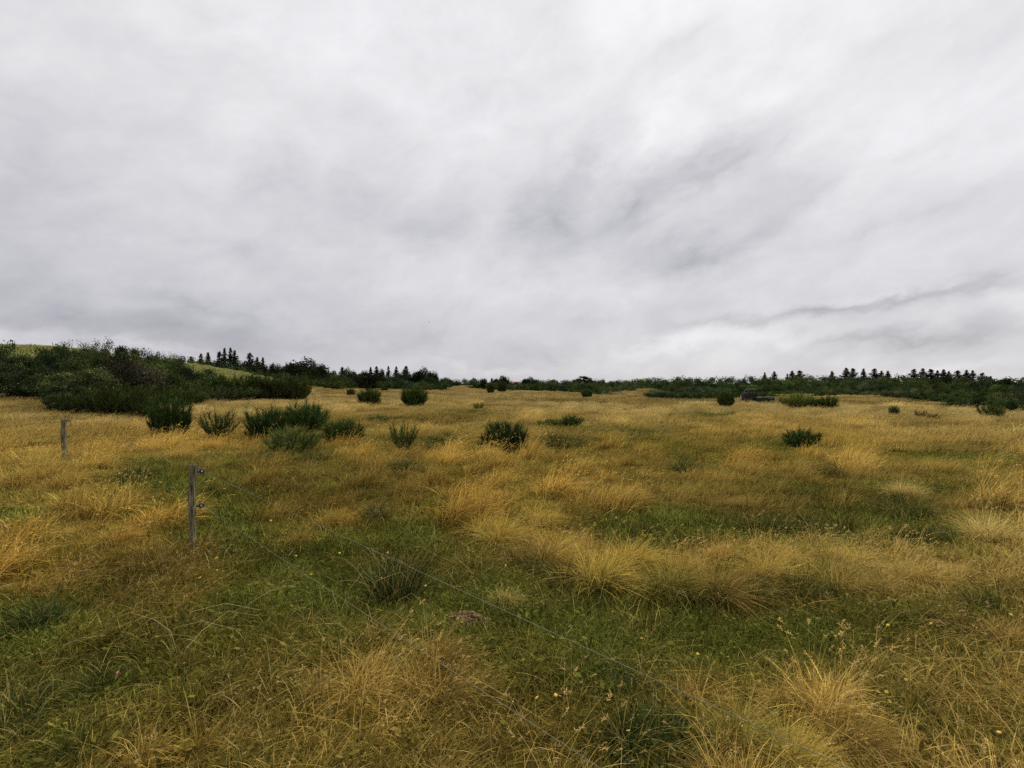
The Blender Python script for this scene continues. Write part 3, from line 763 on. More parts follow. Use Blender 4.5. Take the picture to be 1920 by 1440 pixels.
HILLB = [[tree_pair(nl=40, leaves=6500, size=.036, asp=1.0, zc=.45, lump=(.10, .22), flat=.75, ragged=.5) for _ in range(3)],
         [tree_pair(nl=60, leaves=9000, size=.045, asp=1.8, zc=.45, lump=(.12, .24), flat=.75, ragged=.5) for _ in range(3)]]
LAYER = [[tree_pair(nl=40, leaves=6000, size=.040, asp=1.1, zc=.48, lump=(.09, .18), flat=.42, ragged=.6) for _ in range(2)],
         [tree_pair(nl=60, leaves=9000, size=.045, asp=1.9, zc=.48, lump=(.10, .2), flat=.42, ragged=.6) for _ in range(2)]]
BROOM = [pair(broom(120), 'foliage', M_BROOM, M_STEM) for _ in range(4)]
BROOMW = [pair(broom(120, .8, .2, w=.012), 'foliage', M_BROOM, M_STEM) for _ in range(3)]
SPARSE = [pair(broom(22, .5, .24, True), 'foliage', M_BROOM, M_STEM) for _ in range(2)]
LOW = [pair(broom(90, .9, .34, w=.013), 'foliage', M_BROOM, M_STEM) for _ in range(2)]

def put(name, pairm, px, top, wpx, depth, color, label, cat, group=None, base=None, parts=('crown', 'trunk'), lift=0, deep=1.0):
    """stand a tree or bush at a distance; size from how tall it shows there"""
    x = px_at(px, depth); z = tz(x, depth)+lift
    h = CAM_H-(top-720)/F*depth-z; h = max(h, .12); w = wpx/F*depth
    r = empty(name, (x, depth, z-.02), random.uniform(-.5, .5)+random.choice((0, math.pi))); tag(r, label, cat, group)
    k = random.uniform(.85, 1.15)
    for me, pn in zip(pairm[:2], parts):
        o = link(bpy.data.objects.new(pn, me), r); o.scale = (w/pairm[2], w/pairm[2]*deep, h); o.color = (color[0]*k, color[1]*k, color[2]*k, 1)
    return r
ORD = ['first', 'second', 'third', 'fourth', 'fifth', 'sixth', 'seventh', 'eighth', 'ninth', 'tenth', 'eleventh', 'twelfth', 'thirteenth', 'fourteenth', 'fifteenth', 'sixteenth', 'seventeenth', 'eighteenth', 'nineteenth', 'twentieth',
       'twenty-first', 'twenty-second', 'twenty-third', 'twenty-fourth', 'twenty-fifth', 'twenty-sixth', 'twenty-seventh', 'twenty-eighth', 'twenty-ninth', 'thirtieth', 'thirty-first', 'thirty-second', 'thirty-third', 'thirty-fourth', 'thirty-fifth', 'thirty-sixth']

# skyline conifers, left: px, top, width, depth, variant
LC = [(358, 673, 20, 190, 2), (377, 668, 15, 185, 0), (390, 665.5, 17, 185, 1), (411, 662.5, 20, 180, 3), (421, 658, 14, 185, 1), (432, 657.5, 14, 180, 0), (440, 662, 20, 185, 2), (468, 665, 26, 180, 3), (482.5, 674, 18, 180, 2), (493, 673, 12, 185, 3),
      (642, 691, 20, 170, 2)]
LCL = ['low ragged conifer at the crest of the dune slope, left end of the conifers', 'short rounded conifer on the skyline, second from the left above the dune slope', 'blunt dark conifer right beside the short rounded one on the skyline',
       'wind-torn conifer with long side branches left of the two tallest spires', 'narrow tall conifer spire, left one of the two tallest', 'narrow tall conifer spire, right one of the two tallest', 'bushy conifer right of the two tallest spires',
       'broad dark conifer standing alone right of the tall spires', 'low thin conifer between the broad conifer and the last spire', 'thin bare-topped conifer spire at the right end of the left conifers', 'small ragged conifer right of the big domed tree']
for t, lab in zip(LC, LCL): put('conifer_tree', CONIF[t[4]], t[0], t[1], t[2]*2.0, t[3], (.022, .028, .018), lab, 'conifer', 'conifers on the skyline above the dune')
CC = [(695, 691, 12, 165, 1), (706, 690, 15, 165, 0), (728, 688.5, 11, 165, 3), (743, 690, 12, 165, 0), (761, 689.5, 20, 165, 2)]
CCL = ['dark conifer with blunt top behind the lone dark tree', 'wide dark conifer right behind the lone dark tree', 'thin leaning conifer spire beside a gap of sky', 'slim cone-shaped conifer right of the thin leaning spire', 'ragged broad-topped conifer left of the round treetops']
for t, lab in zip(CC, CCL): put('conifer_tree', CONIF[t[4]], t[0], t[1], t[2]*2.0, t[3], (.022, .026, .018), lab, 'conifer', 'conifers behind the lone tree')
RC = [(1434, 700, 8, 215, 0), (1452, 698.5, 13, 215, 2), (1476, 702, 8, 220, 3), (1485, 697.5, 14, 210, 2), (1499, 696.5, 22, 210, 3), (1560, 698, 12, 230, 1), (1587, 692.5, 18, 200, 2), (1599, 692.5, 18, 200, 3), (1619, 693.5, 11, 200, 0), (1640, 693, 20, 200, 3),
      (1653, 697.5, 11, 205, 1), (1665, 697.5, 12, 205, 0), (1685, 705, 6, 220, 1), (1714, 694, 20, 195, 3), (1730, 693.5, 18, 200, 2), (1745, 694, 20, 195, 3), (1758, 697, 14, 200, 2), (1769, 695, 14, 200, 0), (1779, 698, 12, 205, 2), (1796, 696.5, 22, 200, 3), (1812, 696, 12, 200, 0), (1824, 697, 14, 200, 2), (1842, 700.5, 16, 200, 3), (1857, 707, 12, 210, 1)]
for i, t in enumerate(RC):
    put('conifer_tree', CONIF[t[4]], t[0], t[1], t[2]*2.15, t[3], (.026, .030, .021), '%s conifer from the left on the skyline behind the right-hand thicket' % ORD[i], 'conifer', 'conifers behind the right-hand thicket')
# round trees on the skyline
RT = [(447, 678, 30, 175, 'dark round tree filling the gap under the conifers by the dune'), (458, 684, 34, 165, 'lower dark tree under the broad conifer by the dune'), (488, 683, 36, 170, 'dark bushy tree below the last conifer spire'),
      (512, 684, 16, 170, 'small dark tree with sky gaps left of the big dome'), (524, 686, 18, 170, 'small uneven tree touching the big dome on its left'), (566, 677.5, 70, 165, 'big domed dark tree, the highest round crown on the left'), (597, 686, 44, 165, 'lower right shoulder tree beside the big domed tree'),
      (536, 690, 26, 168, 'dark tree at the left foot of the big dome'), (623, 697, 18, 170, 'small round tree right of the big domed tree'), (655, 694, 28, 165, 'ragged green tree beside the small conifer'), (683, 698, 26, 165, 'low dark tree left behind the lone tree'),
      (715, 694, 12, 165, 'small dark tree beside a gap of sky'), (752, 700, 40, 160, 'dark rounded tree below the conifer spires'), (790, 693.5, 36, 160, 'round dark treetop at the right end of the centre wood'), (809, 698, 22, 160, 'pale-edged round tree at the right edge of the centre wood'), (816, 705, 18, 158, 'lower round tree stepping down from the centre wood'),
      (833, 709, 16, 175, 'small far tree in the dip right of the centre wood'), (843, 711, 14, 175, 'low far tree right of the dip'), (907, 710.5, 14, 170, 'small dark treetop left of the dome by the red roof'), (930, 711, 14, 170, 'low dark tree touching the dome by the red roof'), (945, 706, 19, 165, 'dome-shaped tree directly left of the red roof'),
      (991, 709, 26, 165, 'broad dark tree directly right of the red roof'), (1003, 712.5, 14, 165, 'small tree at the right foot of the broad dark tree'), (1039, 712.5, 20, 180, 'small dark dome on the skyline between two gaps'), (1080, 711, 18, 175, 'dark tree left of the leaning pine-like crown'), (1109, 711.5, 10, 175, 'small round tree right of the leaning crown')]
for i, (px, top, w, d, lab) in enumerate(RT): put('round_tree', ROUND[i % 4], px, top, w*1.12, d, (.022, .032, .015), lab, 'tree', 'round trees on the skyline')
put('pine_tree', PINE[0], 1096, 706, 26, 172, (.018, .026, .015), 'leaning pine-like crown with a sky gap under it', 'tree')
put('round_tree', ROUND[1], 889, 709, 10, 1300, (.03, .042, .03), 'hazy blue far tree on the horizon, the larger of two', 'tree', 'far hazy trees')
put('round_tree', ROUND[2], 922, 709.5, 5, 1300, (.03, .042, .03), 'hazy blue far tree on the horizon, the smaller of two', 'tree', 'far hazy trees')
# lone tree
put('lone_tree', PINE[1], 691, 701, 54, 72, (.014, .018, .009), 'lone dark broad tree with low trunks standing in the golden field', 'tree')

# ------------------------------------------------------------------ thickets
def jit(a): return random.uniform(-a, a)
def aspect(px, top, wpx, d):
    return (wpx/F*d)/max(.12, CAM_H-(top-720)/F*d-tz(px_at(px, d), d))
def scrub_for(px, top, wpx, d): return best(SCRUB, aspect(px, top, wpx, d))
def skyline(px):
    return np.interp(px, [480, 560, 620, 700, 800, 850, 900, 955, 968, 985, 1050, 1115, 1140, 1200, 1260, 1300, 1400, 1500, 1600, 1700, 1800, 1860, 1920, 2200],
                     [699, 702, 701, 704, 706, 711, 711, 712, 718.5, 712, 713.5, 713, 712.5, 712, 710, 709.5, 708, 707, 707, 707.5, 708.5, 710, 711, 708])
GREENS = [((.040, .060, .019), 'dark green'), ((.056, .082, .024), 'mid green'), ((.066, .076, .027), 'olive green'), ((.030, .046, .018), 'deep green'), ((.052, .072, .036), 'grey-green')]
rows = [('front', 1.04, .80, 38), ('second', 1.3, .50, 36), ('third', 1.7, .24, 34), ('rear', 2.3, 0.0, 36)]
for rn, dm, fr, sp in rows:
    px = 1085; i = 0
    while px < 2060:
        p = px+jit(7); d = float(edge_depth(p))*dm*(1+jit(.05)); d = min(d, 185)
        ey = float(np.interp(p, [e[0] for e in EDGE], [e[1] for e in EDGE])); sk = float(skyline(p))
        top = sk+(ey-sk)*fr*(.85 if rn == 'front' else .9)+jit(1.6)*(1 if rn == 'rear' else 1.5)
        if 1160 < p < 1260 and rn == 'front': top += 1
        col, cn = random.choice(GREENS)
        put('scrub_bush', scrub_for(p, top, sp*1.5, d), p, top, sp*random.uniform(1.25, 1.75), d, col, '%s scrub bush, %s from the left in the %s row of the right-hand thicket' % (cn, ORD[i], rn), 'bush', 'bushes of the right-hand thicket', deep=.8)
        px += sp; i += 1
# centre thicket between dune and red roof
for rn, d0, dtop, sp in (('front', 138, 11, 27), ('rear', 158, 3, 26)):
    px = 500 if rn == 'front' else 486; i = 0
    while px < 1118:
        p = px+jit(5); sk = float(skyline(p)); d = d0*(1+jit(.05))
        if p > 850: d = float(edge_depth(min(p, 1110)))*(1.1 if rn == 'front' else 1.35)*(1+jit(.04)); d = min(d, 190)
        tp = sk+(dtop if p < 850 else dtop*.7)+jit(2)
        col, cn = random.choice(GREENS)
        put('scrub_bush', scrub_for(p, tp, sp*1.5, d), p, tp, sp*random.uniform(1.3, 1.8), d, col, '%s bush, %s from the left in the %s row of the centre thicket' % (cn, ORD[i], rn), 'bush', 'bushes of the centre thicket', deep=.8)
        px += sp; i += 1
# scrub behind the dune slope
for i, (px, top) in enumerate([(330, 674), (352, 676), (374, 677), (396, 680), (418, 683), (440, 688), (462, 692), (484, 697), (506, 700), (528, 701)]):
    col, cn = GREENS[i % 5]
    put('scrub_bush', scrub_for(px, top, 40, 128), px, top, 40, 128+jit(6), col, '%s bush, %s from the left along the back of the dune slope' % (cn, ORD[i]), 'bush', 'bushes behind the dune slope')

# ------------------------------------------------------------------ bushes on the hill
HB = [ # px, top, width, depth, kind, colour, label
 (8, 650, 46, 46, 'h', 0, 'tall dark bush at the left edge of the hill below the crest'), (-40, 650, 60, 46, 'h', 3, 'bush beyond the left edge of the hill'),
 (30, 672, 60, 42, 'l', 4, 'grey-green bush with pale layered leaves under the left crest'), (124, 650, 34, 56, 'h', 1, 'rounded leafy bush on the hill crest, leftmost on the skyline'), (96, 655, 30, 54, 'h', 0, 'small bush just below the bare grassy crest'),
 (156, 651.5, 34, 56, 'h', 1, 'mid green bush on the hill skyline, second from the left'), (183, 652.5, 32, 55, 'h', 2, 'olive bush on the hill skyline left of the highest bush'), (206, 650.5, 38, 54, 'h', 4, 'spiky-topped grey-green bush, the highest on the hill skyline'),
 (232, 655, 36, 54, 'l', 4, 'grey leafy bush right of the highest bush on the hill'), (255, 659, 32, 54, 'l', 2, 'bush with twiggy shoots against the sky on the right of the hill'), (278, 664, 34, 56, 'h', 3, 'dark bush where the hill skyline drops'),
 (304, 669.5, 30, 58, 'h', 1, 'leafy bush low on the right of the hill skyline'), (324, 671, 24, 60, 'h', 1, 'small leafy bush at the right end of the hill bushes'), (338, 676, 26, 60, 'h', 0, 'dark small bush touching the pale dune slope'),
 (76, 661, 54, 48, 'h', 0, 'dark spreading bush below the bare crest'), (118, 664, 56, 47, 'h', 3, 'deep green bush below the skyline in the middle of the hill'), (165, 666, 56, 46, 'h', 0, 'dark bush in the middle of the hill above the brown bush'),
 (280, 681, 60, 48, 'h', 1, 'mid green bush on the right flank of the hill'), (325, 688, 60, 50, 'h', 0, 'dark bush on the right flank below the dune slope'), (368, 696, 60, 50, 'h', 3, 'deep green bush at the right foot of the hill'), (385, 704, 44, 50, 'h', 1, 'low bush at the right foot reaching into the golden grass'),
 (20, 700, 70, 40, 'l', 4, 'dark bush with pale leaf sprays at the lower left edge'), (60, 690, 70, 40, 'h', 3, 'dark bush low on the left of the hill behind the stake'), (95, 702, 60, 38, 'h', 0, 'dark bush left of the pale-leaved shrub'),
 (222, 681, 80, 38, 'b', 0, 'brownish purple-leaved bush in the middle of the hill'), (262, 690, 70, 38, 'b', 0, 'brown-tinged bush right of the purple one'),
 (160, 697, 92, 33, 'l', 5, 'pale yellow-green shrub with layered leaf sprays in front of the hill'), (120, 722, 56, 31, 'l', 4, 'dark layered shrub at the left foot of the pale shrub'), (118, 740, 44, 29.5, 'l', 4, 'low leafy shrub at the left end of the front bushes'),
 (300, 706, 80, 42, 'h', 0, 'wide dark bush right of the brown bushes'), (345, 715, 70, 42, 'h', 1, 'green bush right of the wide dark one'),
 (165, 738, 80, 29, 'w', 0, 'dark fine-twigged broom at the left of the front row under the hill'), (215, 734, 84, 29, 'w', 0, 'dark fine-twigged broom in the middle of the front row under the hill'), (258, 741, 60, 29, 'w', 0, 'dark broom at the right of the front row under the hill'), (281, 757, 36, 26.5, 'w', 0, 'small low broom at the right tip of the front row'),
 (238, 724, 80, 34, 'w', 1, 'green broom behind the front row under the hill'), (300, 728, 90, 38, 'w', 1, 'green broom on the right behind the front row'), (345, 734, 60, 40, 'w', 1, 'low green broom at the edge of the golden grass'),
 (405, 716, 56, 50, 'w', 0, 'broom bush at the left end of the group below the dune slope'), (442, 707, 80, 52, 'w', 1, 'mossy green broom in the group below the dune slope'), (478, 711, 70, 52, 'w', 0, 'dark broom bush in the middle below the dune slope'), (515, 709, 80, 53, 'w', 0, 'dark broom bush right of the middle below the dune slope'), (548, 709, 58, 54, 'w', 1, 'broom bush at the right end below the dune slope'), (425, 728, 90, 47, 'w', 3, 'low grey-green broom in front of the dune slope group'),
 (615, 716, 60, 110, 'w', 1, 'green bush in front of the centre thicket left of the lone tree')]
HC = [(.036, .050, .018), (.056, .080, .022), (.066, .078, .027), (.030, .044, .020), (.042, .056, .024), (.070, .085, .030)]
for i, (px, top, w, d, k, c, lab) in enumerate(HB):
    if px < -30: continue
    if k == 'b': put('hill_bush', best(HILLB, aspect(px, top, w*1.15, d)), px, top-2, w*1.15, d, (.044, .042, .025), lab, 'bush', 'bushes on the hill')
    elif k == 'h': put('hill_bush', best(HILLB, aspect(px, top, w*1.25, d)), px, top-2, w*1.25, d, HC[c], lab, 'bush', 'bushes on the hill')
    elif k == 'l': put('hill_bush', best(LAYER, aspect(px, top, w*1.2, d)), px, top-2, w*1.2, d, HC[c], lab, 'bush', 'bushes on the hill')
    else: put('broom_bush', BROOMW[i % 3], px, top, w*1.15, d, [(.028, .040, .011), (.048, .068, .015), 0, (.040, .052, .020)][c], lab, 'broom bush', 'broom at the foot of the hill', parts=('foliage', 'stem'))

# ------------------------------------------------------------------ broom bushes in the meadow
BB = [ # px, base, top, width, variant set, colour, label
 (320, 818, 755, 78, BROOM, (.017, .032, .016), 'dense round dark green broom bush, leftmost in the meadow'),
 (409, 824, 772, 78, SPARSE, (.020, .036, .018), 'forked broom bush with spread bare stems beside the leftmost bush'),
 (500, 826, 774, 84, BROOM, (.020, .037, .017), 'broom bush with spiky left side in the large clump'),
 (572, 812, 765, 90, BROOM, (.022, .040, .018), 'broom bush at the back right of the large clump'),
 (596, 800, 762, 40, SPARSE, (.024, .042, .016), 'tall feathery broom tip at the right of the large clump'),
 (550, 850, 806, 116, LOW, (.045, .062, .030), 'low olive grassy broom in front of the large clump'),
 (645, 832, 794, 84, BROOM, (.026, .044, .020), 'thin spiky broom bush right of the large clump'),
 (758, 846, 796, 64, SPARSE, (.028, .048, .022), 'broom bush with a brown spiked top in the middle field'),
 (945, 846, 799, 96, BROOM, (.018, .031, .018), 'wide dark broom bush in the centre of the meadow'),
 (692, 760, 735, 48, BROOM, (.026, .042, .016), 'broom bush in front of the lone dark tree'),
 (778, 763, 730, 54, BROOM, (.022, .040, .014), 'bright green broom bush right of the lone tree'),
 (658, 742, 732, 17, BROOM, (.026, .042, .018), 'small round bush left of the lone tree'),
 (721, 737, 729, 15, BROOM, (.026, .042, .018), 'tiny dark bush right beside the lone tree'),
 (1072, 800, 782, 50, LOW, (.026, .044, .020), 'low green broom patch behind the central bush'),
 (1030, 800, 788, 50, LOW, (.040, .055, .026), 'flat faint green patch left of the low broom patch'),
 (1100, 746, 733, 24, BROOM, (.026, .044, .018), 'small bush at the far field edge in the centre'),
 (942, 736, 719, 18, BROOM, (.022, .032, .014), 'dark bush at the field edge under the red roof'),
 (920, 738, 721, 16, BROOM, (.024, .040, .014), 'green bush at the field edge left of the red roof'),
 (1360, 764, 737, 34, BROOM, (.024, .038, .018), 'upright dark bush left of the derelict machine'),
 (1505, 840, 811, 72, BROOM, (.024, .042, .020), 'low dark broom bush in the right part of the meadow'),
 (1677, 780, 765, 20, BROOM, (.024, .042, .018), 'tiny upright broom on the right of the far meadow'),
 (1725, 784, 771, 26, SPARSE, (.060, .045, .025), 'bare brown twiggy bush right of the tiny broom'),
 (1748, 788, 777, 26, SPARSE, (.045, .050, .022), 'sparse half-green bush right of the bare twiggy one'),
 (1860, 785, 763, 46, BROOMW, (.026, .044, .018), 'rounded broom bush near the right edge of the meadow'),
 (1490, 766, 741, 60, LOW, (.060, .078, .030), 'pale green broom on the mound right of the derelict machine'),
 (1553, 766, 747, 36, BROOM, (.030, .050, .020), 'green bush at the right end of the pale mound'),
 (1530, 766, 750, 30, BROOM, (.034, .052, .022), 'small bush between the pale mound and its right end'),
 (897, 769, 757, 26, SPARSE, (.030, .046, .018), 'small thin bush in the far centre of the meadow'),
 (708, 797, 781, 46, LOW, (.040, .058, .026), 'faint low green broom above the spiked bush'),
 (815, 838, 822, 60, LOW, (.035, .055, .026), 'flat dark green patch between the two middle broom bushes'),
]
for i, (px, b, t, w, S_, c, lab) in enumerate(BB):
    x, d, z = place_px(px, b)
    put('broom_bush', S_[i % len(S_)], px, t-2, w*.88, d, (1.75*c[0], 1.62*c[1], .95*c[2]), lab, 'broom bush', 'broom bushes in the meadow', parts=('foliage', 'stem'))

# ------------------------------------------------------------------ derelict machine
def machine():
    d = 49; px0 = 1389; x0 = px_at(px0, d); z0 = tz(px_at(1418, d), d); k = d/F
    r = empty('derelict_machine', (px_at(1418, d), d, z0)); tag(r, 'dark derelict machine with cab and long low bed at the far field edge', 'machine')
    X = lambda p: (p-1418)*k
    Z = lambda p: CAM_H-(p-720)*k-z0
    def bx(a, b, top, bot, dep, y=0): return (X((a+b)/2), y, (Z(top)+Z(bot))/2), (abs(X(b)-X(a)), dep, abs(Z(top)-Z(bot)))
    b = MB(); b.box(*bx(1391, 1409, 739, 751, .9)); b.box(*bx(1393, 1403, 736.5, 739, .7), taper=.7); b.box(*bx(1403, 1409, 741, 744, 1.0))
    b.build('body', M_RUST, r)
    c = MB(); c.box(*bx(1404.5, 1414.5, 737, 746, .8))
    for p in (1403.2, 1414.8):
        for yy in (-.42, .42): c.box(*bx(p-.5, p+.5, 730.5, 744, .05, yy))
    cab = c.build('cab', M_RUST, r)
    MB().box((X(1409), 0, Z(729.8)), (15*k, 1.0, .06)).build('roof', M_RAIL, cab)
    MB().torus((X(1397.5), -.2, Z(733.5)), (0.1, 1, .1), .17, .035, 18, 8).build('hoop', M_RAIL, r, True)
    bd = MB(); bd.box(*bx(1412, 1448, 745.5, 751.5, 1.0)); bd.box(*bx(1430, 1447, 744, 745.5, .6)); bed = bd.build('bed', M_RUST, r)
    rl = MB()
    for (a, b_, t1, t2) in ((1415, 1424, 743.6, 744), (1424, 1433, 744.2, 745), (1433, 1444, 745.6, 746.6)):
        rl.tube([(X(a), -.5, Z(t1)), (X(b_), -.52, Z(t2))], .042, 6, jit=.2)
    rl.tube([(X(1444), -.45, Z(744)), (X(1448), -.45, Z(746))], .09, 8, jit=.2)
    rl.build('rail', M_RAIL, bed)
    for p in (1396, 1421, 1440):
        w = MB(); w.torus((X(p), -.52, Z(751.5)), (0, 1, 0), .16, .07, 16, 8); w.tube([(X(p), -.56, Z(751.5)), (X(p), -.44, Z(751.5))], .10, 12)
        w.build('wheel', M_RUST, r, True)
    x = px_at(1389, d-.6); z = tz(x, d-.6)
    s = MB().tube([(0, 0, -.2), (.01, 0, .3), (0, 0, CAM_H-(741-720)*k-z)], [.055, .05, .05], 8, jit=.08).build('wooden_stake', M_POST2); s.location = (x, d-.6, z)
    tag(s, 'pale upright stake at the left end of the derelict machine', 'stake')
machine()
# ------------------------------------------------------------------ house with the red roof
def house():
    d = 560; x = px_at(963, d); r = empty('red_roofed_house', (x, d, 0), .25); tag(r, 'far house with a red roof peeping between two dark trees', 'house')
    w, dp, e, rg = 10, 7, 2.2, 4.1
    MB().box((0, 0, e/2), (w, dp, e)).build('wall', M_WALL, r)
    rf = MB(); o = .4
    V = [(-w/2-o, -dp/2-o, e), (w/2+o, -dp/2-o, e), (w/2+o, dp/2+o, e), (-w/2-o, dp/2+o, e), (-w/2-o, 0, rg), (w/2+o, 0, rg)]
    rf.add(V, [(0, 1, 5, 4), (2, 3, 4, 5), (0, 4, 3), (1, 2, 5), (0, 3, 2, 1)]); ro = rf.build('roof', M_ROOF, r)
    MB().box((-2.5, .3, rg+.2), (.7, .7, 1.1)).build('chimney', M_ROOF, ro)
    for xx in (-3.6, 0, 3.6): MB().box((xx, -dp/2-.02, 1.4), (1.3, .1, 1.1)).build('window', M_GLASS, r)
house()
# ------------------------------------------------------------------ bird
def bird():
    d = 70; mb = MB()
    mb.tube([(-.13, 0, 0), (-.06, 0, .01), (.04, 0, .012), (.10, 0, .01), (.14, 0, .0)], [.008, .03, .038, .026, .005], 8)
    for s in (-1, 1):
        V = [(.05, 0, .02), (-.03, 0, .02), (-.04, s*.12, .07), (.05, s*.12, .075), (-.05, s*.25, .04), (.0, s*.26, .045)]
        V += [(a, b, c-.006) for a, b, c in V]
        mb.add(V, [(0, 1, 2, 3), (3, 2, 4, 5), (7, 6, 9, 8), (8, 9, 11, 10), (0, 3, 9, 6), (3, 5, 11, 9), (1, 7, 8, 2), (2, 8, 10, 4), (4, 10, 11, 5)])
    o = mb.build('bird', M_BIRD); o.location = (px_at(804.5, d), d, CAM_H+(720-604)/F*d); o.rotation_euler = (.2, 0, .7); o.scale = (.8, .8, .8)
    tag(o, 'tiny dark bird flying under the grey clouds', 'bird')
bird()

# ------------------------------------------------------------------ flowers
def flower_meshes(m):
    hd = MB(); n = 13
    for k in range(n):
        a = 2*math.pi*k/n+random.uniform(-.1, .1); u = Vector((math.cos(a), math.sin(a), 0)); v = Vector((-math.sin(a), math.cos(a), 0))
        rr = random.uniform(.85, 1.1)
        P = [u*.002+v*.001, u*.002-v*.001, u*.009*rr-v*.0026+Vector((0, 0, .0025)), u*.0135*rr+Vector((0, 0, .0015)), u*.009*rr+v*.0026+Vector((0, 0, .0025))]
        hd.add([tuple(q) for q in P], [(0, 1, 2, 3, 4)])
    hd.tube([(0, 0, -.003), (0, 0, .0035)], [.003, .0045], 8)
    st = MB(); st.tube([(.01, 0, -.16), (.004, .002, -.08), (0, 0, -.002)], [.0014, .0012, .001], 5)
    return hd.mesh('flower_head', m), st.mesh('stem', M_FSTEM)
YF = flower_meshes(M_PETAL); PF = flower_meshes(M_PINK)
FL = {
 'right of the wooden post along the green strip': [(406, 1046), (407, 1069), (508, 976), (593, 981), (600, 1012), (555, 1042), (584, 1077), (375, 1083), (547, 1136), (637, 1037)],
 'around the dark rush clump': [(727, 1036), (715, 1084), (798, 1098), (797, 1132)],
 'on the lawn above the molehill': [(862, 1100), (889, 1095), (948, 1060), (998, 1069)],
 'left of the wooden post foot': [(284, 1028), (292, 1029), (345, 1243)],
 'on the lawn right of the molehill': [(1149, 1147), (1203, 1197), (1308, 1226), (980, 1239)],
 'between the two wires at the bottom': [(1007, 1308), (1042, 1303), (1068, 1298), (1178, 1370)],
 'along the tussock bank': [(1220, 1003), (1377, 1013), (1537, 1030)],
 'on the right side of the lawn': [(1666, 1121), (1761, 1136), (1746, 1169), (1665, 1172), (1895, 1152)],
 'at the bottom right of the meadow': [(1482, 1343), (1682, 1261), (1699, 1274), (1662, 1297), (1647, 1298), (1668, 1315), (1873, 1373)],
}
for where, pts in FL.items():
    for i, (px, py) in enumerate(sorted(pts)):
        hh = .19; d = (CAM_H-hh)*F/(py-720); x = px_at(px, d)
        z = tz(x, d)+hh; d = (CAM_H-z)*F/(py-720); x = px_at(px, d)
        r = empty('yellow_flower', (x, d, tz(x, d)), random.uniform(0, 6)); tag(r, '%s yellow flower from the left %s' % (ORD[i], where), 'flower', 'yellow flowers in the grass')
        s = random.uniform(.65, .95)*(1 if d < 4.6 else 1.2)
        for me, nm in zip(YF, ('flower_head', 'stem')):
            o = link(bpy.data.objects.new(nm, me), r); o.location = (0, 0, z-tz(x, d))
            if nm == 'flower_head': o.rotation_euler = (random.uniform(.1, .7), random.uniform(-.4, .4), 0); o.scale = (s,)*3
            else: o.scale = (1, 1, 1.25)
d = (CAM_H-.15)*F/(1260-720); x = px_at(221, d)
r = empty('pink_flower', (x, d, tz(x, d))); tag(r, 'single pink flower low in the grass at the left', 'flower')
for me, nm in zip(PF, ('flower_head', 'stem')):
    o = link(bpy.data.objects.new(nm, me), r); o.location = (0, 0, .16)
    if nm == 'flower_head': o.rotation_euler = (.5, .1, 0); o.scale = (.6, .6, .6)

# ------------------------------------------------------------------ camera
cam = bpy.data.cameras.new('camera'); cam.sensor_fit = 'HORIZONTAL'; cam.sensor_width = 36; cam.lens = 36*F/1920; cam.clip_start = .05; cam.clip_end = 12000
co = bpy.data.objects.new('camera', cam); C.objects.link(co); co.location = (0, 0, CAM_H); co.rotation_euler = (R(90), 0, 0); S.camera = co

